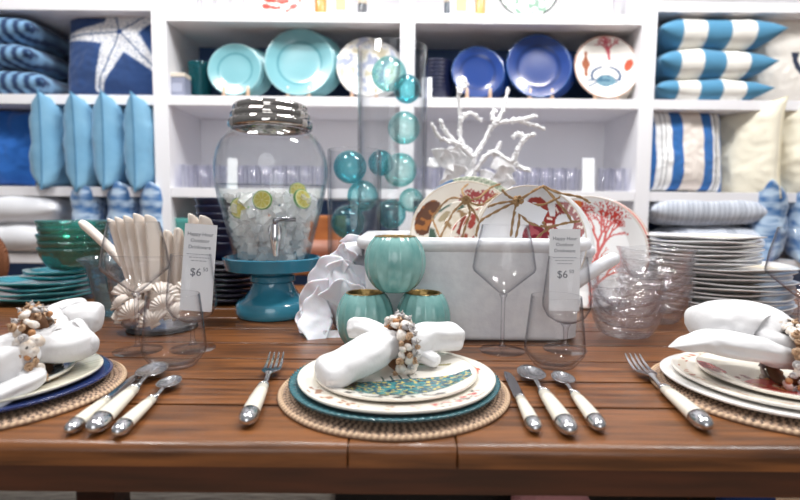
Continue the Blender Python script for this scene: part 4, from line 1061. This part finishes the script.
def wine(px, py, label):
    p = gp(px, py)
    zb = .104
    stem([(.003, zb), (.010, zb+.0035), (.0545, .146), (.0565, .152), (.0560, .156), (.0515, .185), (.0412, .229)], .0405, .0036, zb, (p.x, p.y, TZ+.0007), label)
    return p
wine(502, 351, 'clear wine glass in front of the white tub')
wine(138, 351, 'clear wine glass in front of the shell-filled bowl')
wine(797, 356, 'clear wine glass behind the puffed napkin at the right border')
def tulip(px, py, label):
    p = gp(px, py)
    stem([(.003, .048), (.018, .052), (.034, .062), (.0425, .078), (.0435, .090), (.0400, .125), (.0345, .172)], .039, .0042, .048, (p.x, p.y, TZ+.0007), label, 'stemmed_glass')
    return p
c1_ = tulip(565, 350, 'short-stemmed clear glass holding the price card before the tub')
c2_ = tulip(193, 349, 'short-stemmed clear glass holding the price card before the shell bowl')
def tumbler(px, py, label):
    p = gp(px, py); t = .0014
    out = [(.029, 0), (.033, .002), (.0475, .022), (.0492, .028), (.0488, .034), (.0402, .116)]
    inn = [(.0388, .1165), (.0474, .034), (.0478, .028), (.046, .0235), (.031, .007), (0, .006)]
    tag(MB().lathe([(0, 0)]+out+[(.0396, .117)]+inn, 72).build('tumbler', GL, loc=(p.x, p.y, TZ+.0007)), label, 'glass')
tumbler(554, 366, 'clear stemless tumbler in front of the white tub')
tumbler(175, 366, 'clear stemless tumbler beside the three pieces of cutlery')
# ---- price cards
INK = mat('grey_print', '#6d717c', .7)
def text(body, size, x, z, parent, align='CENTER'):
    c = bpy.data.curves.new('lettering', 'FONT'); c.body = body; c.size = size; c.align_x = align; c.extrude = .00012; c.resolution_u = 3
    c.materials.append(INK); tmp = bpy.data.objects.new('lettering', c); COL.objects.link(tmp); bpy.context.view_layer.update()
    me = bpy.data.meshes.new_from_object(tmp.evaluated_get(bpy.context.evaluated_depsgraph_get())); bpy.data.objects.remove(tmp)
    o = bpy.data.objects.new('lettering', me); COL.objects.link(o); o.parent = parent
    o.location = (x, -.0007, z); o.rotation_euler = (PI/2, 0, 0); return o
def card(px0, px1, ytop, ybot, D, lean, rot, label, dx=0):
    a = at((px0+px1)/2, ybot, D); b = at((px0+px1)/2, ytop, D); W = (px1-px0)*D/F; H = (b.z-a.z)
    t = thing('price_card', label, 'card', (a.x+dx, D, a.z), (math.radians(-4), math.radians(rot), 0))
    MB().box(-W/2, W/2, -.0005, .0005, 0, H).build('paper', mat('card_paper'), t, smooth=False)
    s = H/.148
    text('Happy Hour', .0088*s, 0, H-.020*s, t); text('Outdoor', .0088*s, 0, H-.031*s, t); text('Drinkware', .0088*s, 0, H-.042*s, t)
    m = MB(); rnd = random.Random(4)
    for k, wd in enumerate((.042, .034, .026)):
        x = -wd*s/2
        while x < wd*s/2:
            l = rnd.uniform(.003, .006)*s; m.box(x, min(x+l, wd*s/2), -.0008, -.0005, H-(.052+.0055*k)*s, H-(.0508+.0055*k)*s); x += l+.0014
    m.build('small_print', mat('pale_print', '#a0a4ae', .7), t, smooth=False)
    text('$6', .019*s, -.004*s, H-.088*s, t); text('50', .009*s, .0125*s, H-.0795*s, t)
    return t
card(548.5, 579.5, 229, 311, c1_.y+.002, 0, 0, 'white drinkware price card standing in the glass before the tub')
card(181.5, 214, 224, 311, c2_.y+.004, 0, 3.5, 'white drinkware price card standing in the glass before the shell bowl', dx=-.004)
# ---- placemats
MATM = mat('woven_rattan', vc=True, rough=.75)
def mat_mesh():
    R = .1605; rings = 26; seg = 600; prof = []; 
    sub = 6; n = rings*sub
    for i in range(n+1): prof.append((R*i/n, .005))
    prof += [(R*1.0, .0015), (R*.99, 0), (0, 0)]
    light, dark, mid = lin('#c0a289'), lin('#2f221d'), lin('#8f735e')
    def wv(q, a):
        k = q/R*rings; ring = int(k); fr = k-ring; ns = max(12, int(ring*7.5)) if ring < rings-2 else 100
        if ring >= rings-1: return ring, fr, math.sin(a*130+fr*2), True
        return ring, fr, math.sin(a*104+(ring % 2)*1.2), False
    def fn(q, z, a):
        if z < .0045: return (q, z)
        ring, fr, s, rim_ = wv(q, a)
        hgt = .0022*math.sin(min(1, max(0, fr))*PI)+.0007*s
        return (q, z-.002+hgt+(.001 if rim_ else 0))
    def cf(x, y, z, i):
        if i > n: return mid
        q = R*i/n; a = math.atan2(y, x); ring, fr, s, rim_ = wv(min(q, R*.999), a)
        e = math.sin(fr*PI)
        if rim_: return mixc(mid, lin('#d6b898'), min(1, max(0, .55+.6*s)))
        c = mixc(light, mixc(dark, light, .1), 1 if (s > .15 and fr > .1) else 0)
        v = nz(x*25, y*25)*.5; return mixc(c, mid, max(0, min(1, .25+v)))
    return MB().lathe(prof, seg, fn=fn, cfn=cf).mesh('placemat', MATM)
pm = bpy.data.objects.new('placemat', mat_mesh()); COL.objects.link(pm)
MC, ML, MR = (-.0065, .703), (-.556, .685), (.533, .707)
pm.location = (*MC, TZ); tag(pm, 'round woven rattan placemat under the teal charger plate', 'placemat', 'rattan placemats')
dup(pm, loc=(*ML, TZ), rot=(0, 0, .7), label='round woven rattan placemat under the navy charger plate')
dup(pm, loc=(*MR, TZ), rot=(0, 0, 1.7), label='round woven rattan placemat under the plates with the puffed napkin')
mz = TZ+.0062
# ---- plates, centre setting
def place(label, xy, z, r, h, cfn=None, base=IV, tilt=(0, 0), name='dinner_plate', **k):
    m = plate_mb(r, h, cfn, base, k.get('seg', 120), k.get('wave', .004), k.get('rings', 30), k.get('rim', .66), k.get('bead', 0), t=k.get('t', .0045))
    return tag(m.build(name, k.get('mat', CER), loc=(xy[0], xy[1], z), rot=(tilt[0], tilt[1], k.get('rz', 0))), label, 'plate')
tealc = lin('#244b54')
place('teal charger plate with roped rim on the middle placemat', (MC[0], MC[1]+.001), mz, .1455, .0125, lambda x, y: mixc(tealc, lin('#3c6b73'), 1 if math.hypot(x, y) > .95 else 0), tealc, bead=.012, seg=260, name='charger_plate')
def redrim(x, y):
    q = math.hypot(x, y); a = math.atan2(y, x)
    if .82 < q < .97 and (-2.7 < a < -.5) and (-1.9 > a or a > -1.2 or nz(x*14, y*14) > .2):
        v = nz(x*16, y*16, 3)
        if v > .12: return lin('#c25a5a') if a > -1.4 else lin('#a8775c')
        if v < -.3: return lin('#3c3436') if a > -1.4 else IV
    if ell(x, y, .80, .14, .07, .16, -.3) < 1+.3*nz(x*12, y*12): return lin('#cf6a52')
    return lin('#ece6da')
place('cream dinner plate with red sea-life rim on the teal charger', (MC[0]+.003, MC[1]-.001), mz+.0055, .137, .0145, redrim, IV, seg=220, rings=60)
def lobster(x, y):
    q = math.hypot(x, y)
    if q > .985: return lin('#d9d0c2')
    yc = -.50+.34*(x)**2+.16*x                                       # curved body band
    hw = .30*max(0, 1-abs(x-.12)/.92)**.5+.02
    if abs(y-yc) < hw and -.85 < x < .93:
        v = nz(x*19, y*25, 1)
        if v > .25: return lin('#cdb867')
        if x < -.45: return lin('#7a5a48') if v < 0 else lin('#3f6a5a')
        return mixc(lin('#3f8487'), lin('#234f63'), min(1, max(0, .5+2*nz(x*11, y*14, 6))))
    if x > -.2 and x < .25 and yc+hw < y < yc+hw+.16 and math.sin(x*55+y*14) > .72: return lin('#4a6a6a')
    if seg_d(x, y, (.28, .42), (.70, .36))[0] < .028: return lin('#a39a6a')
    if y < -.75 and nz(x*9, y*9, 2) > .1: return lin('#3b3437')
    return lin('#eee9df')
place('cream salad plate with a teal and gold lobster tail in the middle setting', (MC[0]+.002, MC[1]+.006), mz+.0110, .114, .0125, lobster, IV, seg=260, rings=80, name='salad_plate', rim=.75, wave=.006)
# left setting
place('navy charger plate on the left placemat', (ML[0]+.0, ML[1]+.002), mz, .140, .0125, None, lin('#182c62'), name='charger_plate')
place('cream dinner plate on the navy charger', (ML[0]-.004, ML[1]+.002), mz+.0055, .131, .0145, lambda x, y: lin('#e3ddcb') if math.sin(math.atan2(y, x)*60) > -.6 or math.hypot(x, y) < .6 else lin('#c9c2ae'), lin('#e3ddcb'), seg=200)
def bluewash(x, y):
    q = math.hypot(x, y)
    if q > .965: return lin('#d8d9d2')
    return mixc(lin('#4a6170'), lin('#a3b3b8'), min(1, max(0, .45+.9*nz(x*3+y*5, y*12, 4))))
place('blue-grey washed salad plate under the left rolled napkin', (ML[0]-.012, ML[1]-.004), mz+.0110, .106, .0125, bluewash, IV, name='salad_plate', rim=.75)
# right setting
place('white charger plate on the right placemat', (MR[0]+.004, MR[1]+.004), mz, .146, .0125, None, lin('#f0eeec'), name='charger_plate')
place('cream dinner plate with speckled brown rim in the right setting', (MR[0]+.008, MR[1]+.002), mz+.0055, .135, .0145, lambda x, y: (lin('#b5573f') if nz(x*20, y*20) > .3 else lin('#e9dfce')) if .86 < math.hypot(x, y) < .95 else IV, IV, seg=220, rings=60)
def redcrab(x, y):
    if math.hypot(x, y) > .985: return lin('#e6dccf')
    if ell(x, y, -.12, -.42, .70, .38+.06*nz(x*5, 1), .0) < 1: return lin('#d6514a') if nz(x*4, y*9, 2) > -.18 else lin('#e89a6a')
    if abs(x+.2) < .5 and -.10 < y < .02+.05*math.sin(x*20) and math.sin(x*44) > .2: return lin('#a2303a')
    if ell(x, y, -.82, .25, .16, .22) < 1: return lin('#8e3340') if nz(x*10, y*10) > -.1 else lin('#c86c68')
    return lin('#efeade')
place('cream salad plate with a bright red sea creature under the puffed napkin', (MR[0]+.022, MR[1]+.004), mz+.0115, .114, .0125, redcrab, IV, seg=220, rings=60, name='salad_plate', rim=.75)
# ---- cutlery: built once along +Y, pommel at the origin
L0 = .24
def handle_parts(t, fl=1.0):
    MB().tube([(0, .012, .0085), (0, .03, .009), (0, .06, .0088), (0, .09, .0082), (0, .112, .0075)], [.0098, .0100, .0094, .0082, .0068], 20, flat=.80, up=(0, 0, 1)).build('handle', PEARL, t)
    pm_ = [(0, -.0005, .0085)]+[(0, -.0005+.018*(1-math.cos(a)), .0085) for a in [PI/2*k/6 for k in range(1, 7)]]+[(0, .024, .0087), (0, .0245, .0087)]
    rr_ = [.001]+[.0104*math.sin(PI/2*k/6)**.8 for k in range(1, 7)]+[.0108, .0098]
    MB().tube(pm_, rr_, 20, flat=.85, up=(0, 0, 1)).build('pommel', STEEL, t)
    MB().tube([(0, .1105, .0075), (0, .112, .0075), (0, .118, .0072), (0, .124, .0066)], [.0070, .0078, .0066, .0044], 16, flat=.85, up=(0, 0, 1)).build('collar', STEEL, t)
def sheet(fnc, nu, nv, th_=.0012):
    m = MB()
    for s in (0, 1): m.grid(nu, nv, lambda u, v, s=s: Vector(fnc(u, v))-Vector((0, 0, th_*s)))
    for (e, rng) in (('u0', nv), ('u1', nv), ('v0', nu), ('v1', nu)):
        vs = []; 
        for i in range(rng+1):
            q = i/rng; u, v = {'u0': (0, q), 'u1': (1, q), 'v0': (q, 0), 'v1': (q, 1)}[e]
            p = Vector(fnc(u, v)); vs += [p, p-Vector((0, 0, th_))]
        m.add(vs, [(2*i, 2*i+2, 2*i+3, 2*i+1) for i in range(rng)])
    return m
def make_fork(label):
    t = thing('fork', label, 'fork'); handle_parts(t)
    m = MB()
    m.tube([(0, .122, .0066), (0, .138, .0075), (0, .152, .009), (0, .160, .0095)], [.0042, .0030, .0034, .0055], 12, flat=.6, up=(0, 0, 1))
    def base(u, v):
        y = .157+.034*v; hw = .0045+.0080*min(1, v*1.9)**.7; x = (u*2-1)*hw
        return (x, y, .0100-.004*math.sin(v*PI*.5)+.25*abs(x)*.5)
    b = sheet(base, 12, 12); m.v, m.f, m.mi, m.c = m.v, m.f, m.mi, m.c; m.add(b.v, b.f)
    for k in range(4):
        x0 = (-1+2*k/3)*.0105
        def tine(u, v, x0=x0):
            w_ = .00205*(1-.55*v**3); return (x0*(1-.04*v)+(u*2-1)*w_, .188+.052*v, .0060+.010*v*v+.0002)
        b = sheet(tine, 3, 10, .0016); m.add(b.v, b.f)
    m.build('tines', STEEL, t, angle=50)
    return t
def make_spoon(label, s=1.0):
    t = thing('spoon', label, 'spoon'); handle_parts(t)
    m = MB(); m.tube([(0, .122, .0066), (0, .136, .0070), (0, .150, .0078), (0, .160, .0082)], [.0042, .0030, .0032, .0042], 12, flat=.6, up=(0, 0, 1))
    R, L = .0185*s, .031*s; cy = .156+L
    def bowl(u, v):
        a = 2*PI*u; q = v; ex = 1-.14*math.sin(a)
        return (R*q*math.cos(a)*ex, cy+L*q*math.sin(a), .0028+.0070*q*q)
    for off in (0, .0011): m.grid(40, 10, lambda u, v: Vector(bowl(u, v))-Vector((0, 0, off)))
    m.grid(40, 1, lambda u, v: Vector(bowl(u, 1))-Vector((0, 0, .0011*v)))
    m.build('spoon_bowl', STEEL, t); return t
def make_knife(label):
    t = thing('table_knife', label, 'knife'); handle_parts(t)
    def bl(u, v):
        y = .118+.122*v; w0 = -.0080*(1-max(0, (v-.75)/.25)**2*.3); w1 = .0085*(math.sqrt(max(0, 1-max(0, (v-.6)/.4)**2.2)))
        return (w0+(w1-w0)*u, y, .0072-.001*abs(u-.5))
    sheet(bl, 8, 24, .0013).build('blade', mat('dark_mirror_blade', (.35, .35, .38), .12, metal=1), t, angle=40); return t
def lay(o, a, b, z=0):
    p = gp(a[0], a[1], TZ+.0075); q = gp(b[0], b[1], TZ+.006); d = q-p; s = d.length/o['L']; del o['L']
    o.location = (p.x, p.y, TZ+.0006+z); o.rotation_euler = (0, 0, math.atan2(-d.x, d.y)); o.scale = (s, s, s)
def mk(f, lab, L, **k): o = f(lab, **k); o['L'] = L; return o
lay(mk(make_fork, 'fork with ivory handle on the table just past the left cutlery', .24), (246, 424), (277, 359))
lay(mk(make_fork, 'fork with ivory handle lying beside the right placemat', .24), (708, 429), (632, 361))
lay(mk(make_knife, 'table knife with ivory handle beside the middle placemat', .24), (536, 430), (507, 372))
lay(mk(make_spoon, 'larger ivory-handled spoon next to the middle setting knife', .218), (571, 434), (526, 368))
lay(mk(make_spoon, 'smaller ivory-handled spoon, outermost right of the middle setting', .214, s=.93), (601, 429), (558, 373))
lay(mk(make_knife, 'table knife with ivory handle tucked against the left placemat', .24), (68, 431), (138, 374))
lay(mk(make_spoon, 'ivory-handled spoon between the left knife and the outer spoon', .218), (92, 432), (160, 365))
lay(mk(make_spoon, 'ivory-handled spoon lying outermost in the left setting', .214, s=.93), (116, 434), (176, 377))
# ---- napkins
def lobe(m, pts, ws, hs, folds=3, amp=.10, seed=0, seg=40, up=(0, 0, 1), endround=True, close=.84):
    P = smooth_path(pts, 9); n = len(P)
    def lerp(a, t):
        x = t*(len(a)-1); i = min(int(x), len(a)-2); f_ = x-i; f_ = f_*f_*(3-2*f_); return a[i]*(1-f_)+a[i+1]*f_
    v = []; f = []
    for i, p in enumerate(P):
        t = i/(n-1); T = (P[min(i+1, n-1)]-P[max(i-1, 0)]).normalized(); side = T.cross(Vector(up)).normalized(); u2 = side.cross(T).normalized()
        w_, h_ = lerp(ws, t), lerp(hs, t); e = 1
        if endround and t > close: e = math.sqrt(max(0, 1-((t-close)/(1-close))**2))*.999+.001
        for j in range(seg):
            a = 2*PI*j/seg; c, s = math.cos(a), math.sin(a)
            k = 1+amp*(1-.3*t)*math.sin(folds*a+seed+t*1.6)+amp*.5*math.sin((folds*2+1)*a+seed*2-t*2)+.09*nz(c*1.5+seed, s*1.5, t*3)+.09*nz(c*2.6+seed, s*2.6, t*7)
            sq = 1/(abs(c)**2.15+abs(s)**2.15)**(1/2.15)
            v.append(p+side*c*w_*k*sq*e+u2*s*h_*k*sq*e)
    for i in range(n-1):
        for j in range(seg):
            a0 = i*seg+j; a1 = i*seg+(j+1) % seg; f.append((a0, a1, a1+seg, a0+seg))
    f.append(tuple(range(seg))[::-1]); f.append(tuple((n-1)*seg+j for j in range(seg))); m.add(v, f)
def napkin(lobes, label):
    m = MB()
    for l in lobes: lobe(m, *l[:3], **(l[3] if len(l) > 3 else {}))
    o = m.build('napkin', LINEN); tag(o, label, 'napkin')
    sb_ = o.modifiers.new('sub', 'SUBSURF'); sb_.levels = 1; sb_.render_levels = 1; return o
# ring
SHW = mat('white_sea_shell', '#ece7e2', .4, coat=.3, noisec=('#cbb9a6', 60, (1, 1, 1)))
SHB = mat('pale_brown_shell', '#c9a582', .45, noisec=('#8a6a50', 80, (1, 1, 1)))
SHG = mat('grey_speckled_shell', '#8f8a8c', .4, noisec=('#ddd8d4', 90, (1, 1, 1)))
BEAD = mat('tan_wood_bead', '#b98356', .5)
def spiral_shell(r=.008):
    m = MB()
    for k in range(46):
        t = k/45; a = t*4.2*PI; q = r*(1-t)*.62; m.ball((q*math.cos(a), q*math.sin(a), t*r*1.7), r*.52*(1-t*.86), 1)
    return m
def cup_shell(r=.0095):
    m = MB()
    for s in (1, .90):
        m.grid(20, 8, lambda u, v, s=s: (r*s*math.sin(v*1.5)*math.cos(2*PI*u)*(1+.06*math.cos(6*PI*u)), r*1.3*s*math.sin(v*1.5)*math.sin(2*PI*u), r*.75*(1-math.cos(v*1.5))*-1*s+r*.5))
    return m
PROTO = None
def ring(c, axis, r, label, n=34, seed=0, sq=1.0):
    global PROTO
    rnd = random.Random(seed)
    t = thing('napkin_ring', label, 'napkin ring', c); t.rotation_euler = Vector(axis).to_track_quat('Z', 'Y').to_euler()
    MB().lathe([(r-.004, -.007), (r+.002, -.008), (r+.003, 0), (r+.002, .008), (r-.004, .007), (r-.005, 0), (r-.004, -.007)], 48).build('band', mat('brown_band', '#7a5538', .8), t)
    if PROTO is None:
        PROTO = [cup_shell().mesh('shell', SHW), spiral_shell().mesh('shell', SHG), spiral_shell(.0075).mesh('shell', SHB), MB().ball((0, 0, 0), .0058, 2).mesh('bead', BEAD),
                 MB().ball((0, 0, 0), (.0065, .009, .005), 2, fn=lambda p: 1+.12*math.sin(p.y*9)).mesh('shell', SHW)]
    for i in range(n*3):
        a = 2*PI*i/n+rnd.uniform(-.08, .08); row = i//n
        k = rnd.choice([0, 0, 1, 1, 2, 2, 3, 4, 4]); nm = 'bead' if k == 3 else 'shell'
        o = bpy.data.objects.new(nm, PROTO[k]); COL.objects.link(o); o.parent = t
        rr_ = r+.005+rnd.uniform(0, .005)+(.003 if row == 1 else 0); zz_ = (-.0095, 0, .0095)[row]+rnd.uniform(-.003, .003)
        o.location = (rr_*math.cos(a), rr_*math.sin(a), zz_)
        d = Vector((math.cos(a), math.sin(a), zz_*60+rnd.uniform(-.4, .4))); e = d.to_track_quat('Z', 'Y').to_euler(); e.rotate_axis('Z', rnd.uniform(0, 6)); o.rotation_euler = e
        o.scale = (rnd.uniform(.62, .95),)*3
# middle
A = lambda x, y, D: at(x, y, D)
rc = A(397, 346, .735)
napkin([([rc+Vector((.01, .012, 0)), rc+Vector((-.022, -.010, .002)), A(358, 358, .690), A(333, 371, .665), A(318, 377, .655)], [.020, .027, .033, .034, .033], [.018, .024, .025, .022, .019], dict(seed=1, folds=2, amp=.06)),
        ([rc+Vector((-.012, .002, .0)), rc+Vector((.018, .010, 0)), A(425, 338, .77), A(448, 337, .79), A(461, 338, .80)], [.016, .022, .026, .026, .025], [.015, .020, .022, .021, .019], dict(seed=3, folds=2, amp=.07)),
        ([rc+Vector((-.01, .008, -.002)), rc+Vector((.015, -.004, -.008)), A(420, 354, .745), A(440, 363, .735)], [.012, .014, .016, .015], [.009, .010, .011, .011], dict(seed=5, folds=2, amp=.05)),
        ([rc+Vector((.01, .01, .0)), A(378, 333, .775), A(362, 328, .80), A(349, 328, .81)], [.014, .020, .021, .018], [.012, .015, .017, .016], dict(seed=7, folds=3, amp=.08))],
       'white linen napkin rolled through the shell ring on the middle plates')
ring(rc+Vector((.002, .002, -.002)), (1, .38, -.05), .0335, 'shell and bead napkin ring round the middle napkin', 28, 1)
# left
rl = A(34, 350, 0.685)
napkin([([rl+Vector((-.01, -.006, 0)), rl+Vector((.03, .02, .0)), A(76, 340, 0.730), A(92, 333, 0.745)], [.018, .026, .032, .031], [.017, .022, .028, .027], dict(seed=2, folds=2, amp=.06)),
        ([rl+Vector((.0, .01, .004)), A(62, 328, 0.770), A(84, 318, 0.790), A(104, 318, 0.800)], [.016, .024, .028, .026], [.014, .020, .024, .024], dict(seed=4, folds=2, amp=.06)),
        ([rl+Vector((0, .01, .006)), A(50, 318, 0.800), A(70, 309, 0.830), A(88, 305, 0.840)], [.014, .018, .020, .016], [.012, .014, .015, .012], dict(seed=9, folds=2, amp=.06)),
        ([rl+Vector((.02, .012, .002)), rl+Vector((-.02, -.012, .004)), A(8, 362, 0.650), A(-22, 374, 0.620)], [.019, .027, .036, .038], [.018, .024, .030, .030], dict(seed=6, folds=3, amp=.10)),
        ([rl+Vector((.01, 0, -.006)), rl+Vector((-.004, -.022, -.012)), A(30, 380, 0.635), A(8, 392, 0.610), A(-18, 408, 0.590)], [.013, .016, .018, .019, .018], [.010, .012, .012, .012, .012], dict(seed=8, folds=2, amp=.08))],
       'white linen napkin fanned out of the shell ring on the left plates')
ring(rl+Vector((.004, .002, .005)), (1, .42, .12), .043, 'shell and bead napkin ring round the left napkin', 30, 5)
# right
rg = A(791, 354, 0.682)
napkin([([rg+Vector((.03, 0, 0)), rg+Vector((-.018, .008, .004)), A(765, 335, 0.717), A(738, 324, 0.737), A(712, 322, 0.747), A(692, 328, 0.747)], [.018, .030, .046, .052, .048, .036], [.017, .026, .036, .034, .028, .020], dict(seed=2.5, folds=3, amp=.05, close=.86)),
        ([rg+Vector((.02, -.004, -.005)), A(772, 352, 0.682), A(740, 346, 0.687), A(710, 341, 0.702), A(690, 343, 0.707), A(668, 347, 0.712)], [.015, .026, .036, .034, .024, .006], [.010, .016, .017, .015, .010, .0015], dict(seed=4, folds=2, amp=.06)),
        ([rg+Vector((-.02, .004, 0)), rg+Vector((.03, -.006, .004)), A(850, 360, 0.642)], [.018, .030, .045], [.018, .026, .03], dict(seed=5))],
       'white linen napkin puffed out to a point on the right plates')
ring(rg+Vector((-.005, 0, -.004)), (1, -.15, -.12), .036, 'shell and bead napkin ring round the puffed right napkin', 30, 9)
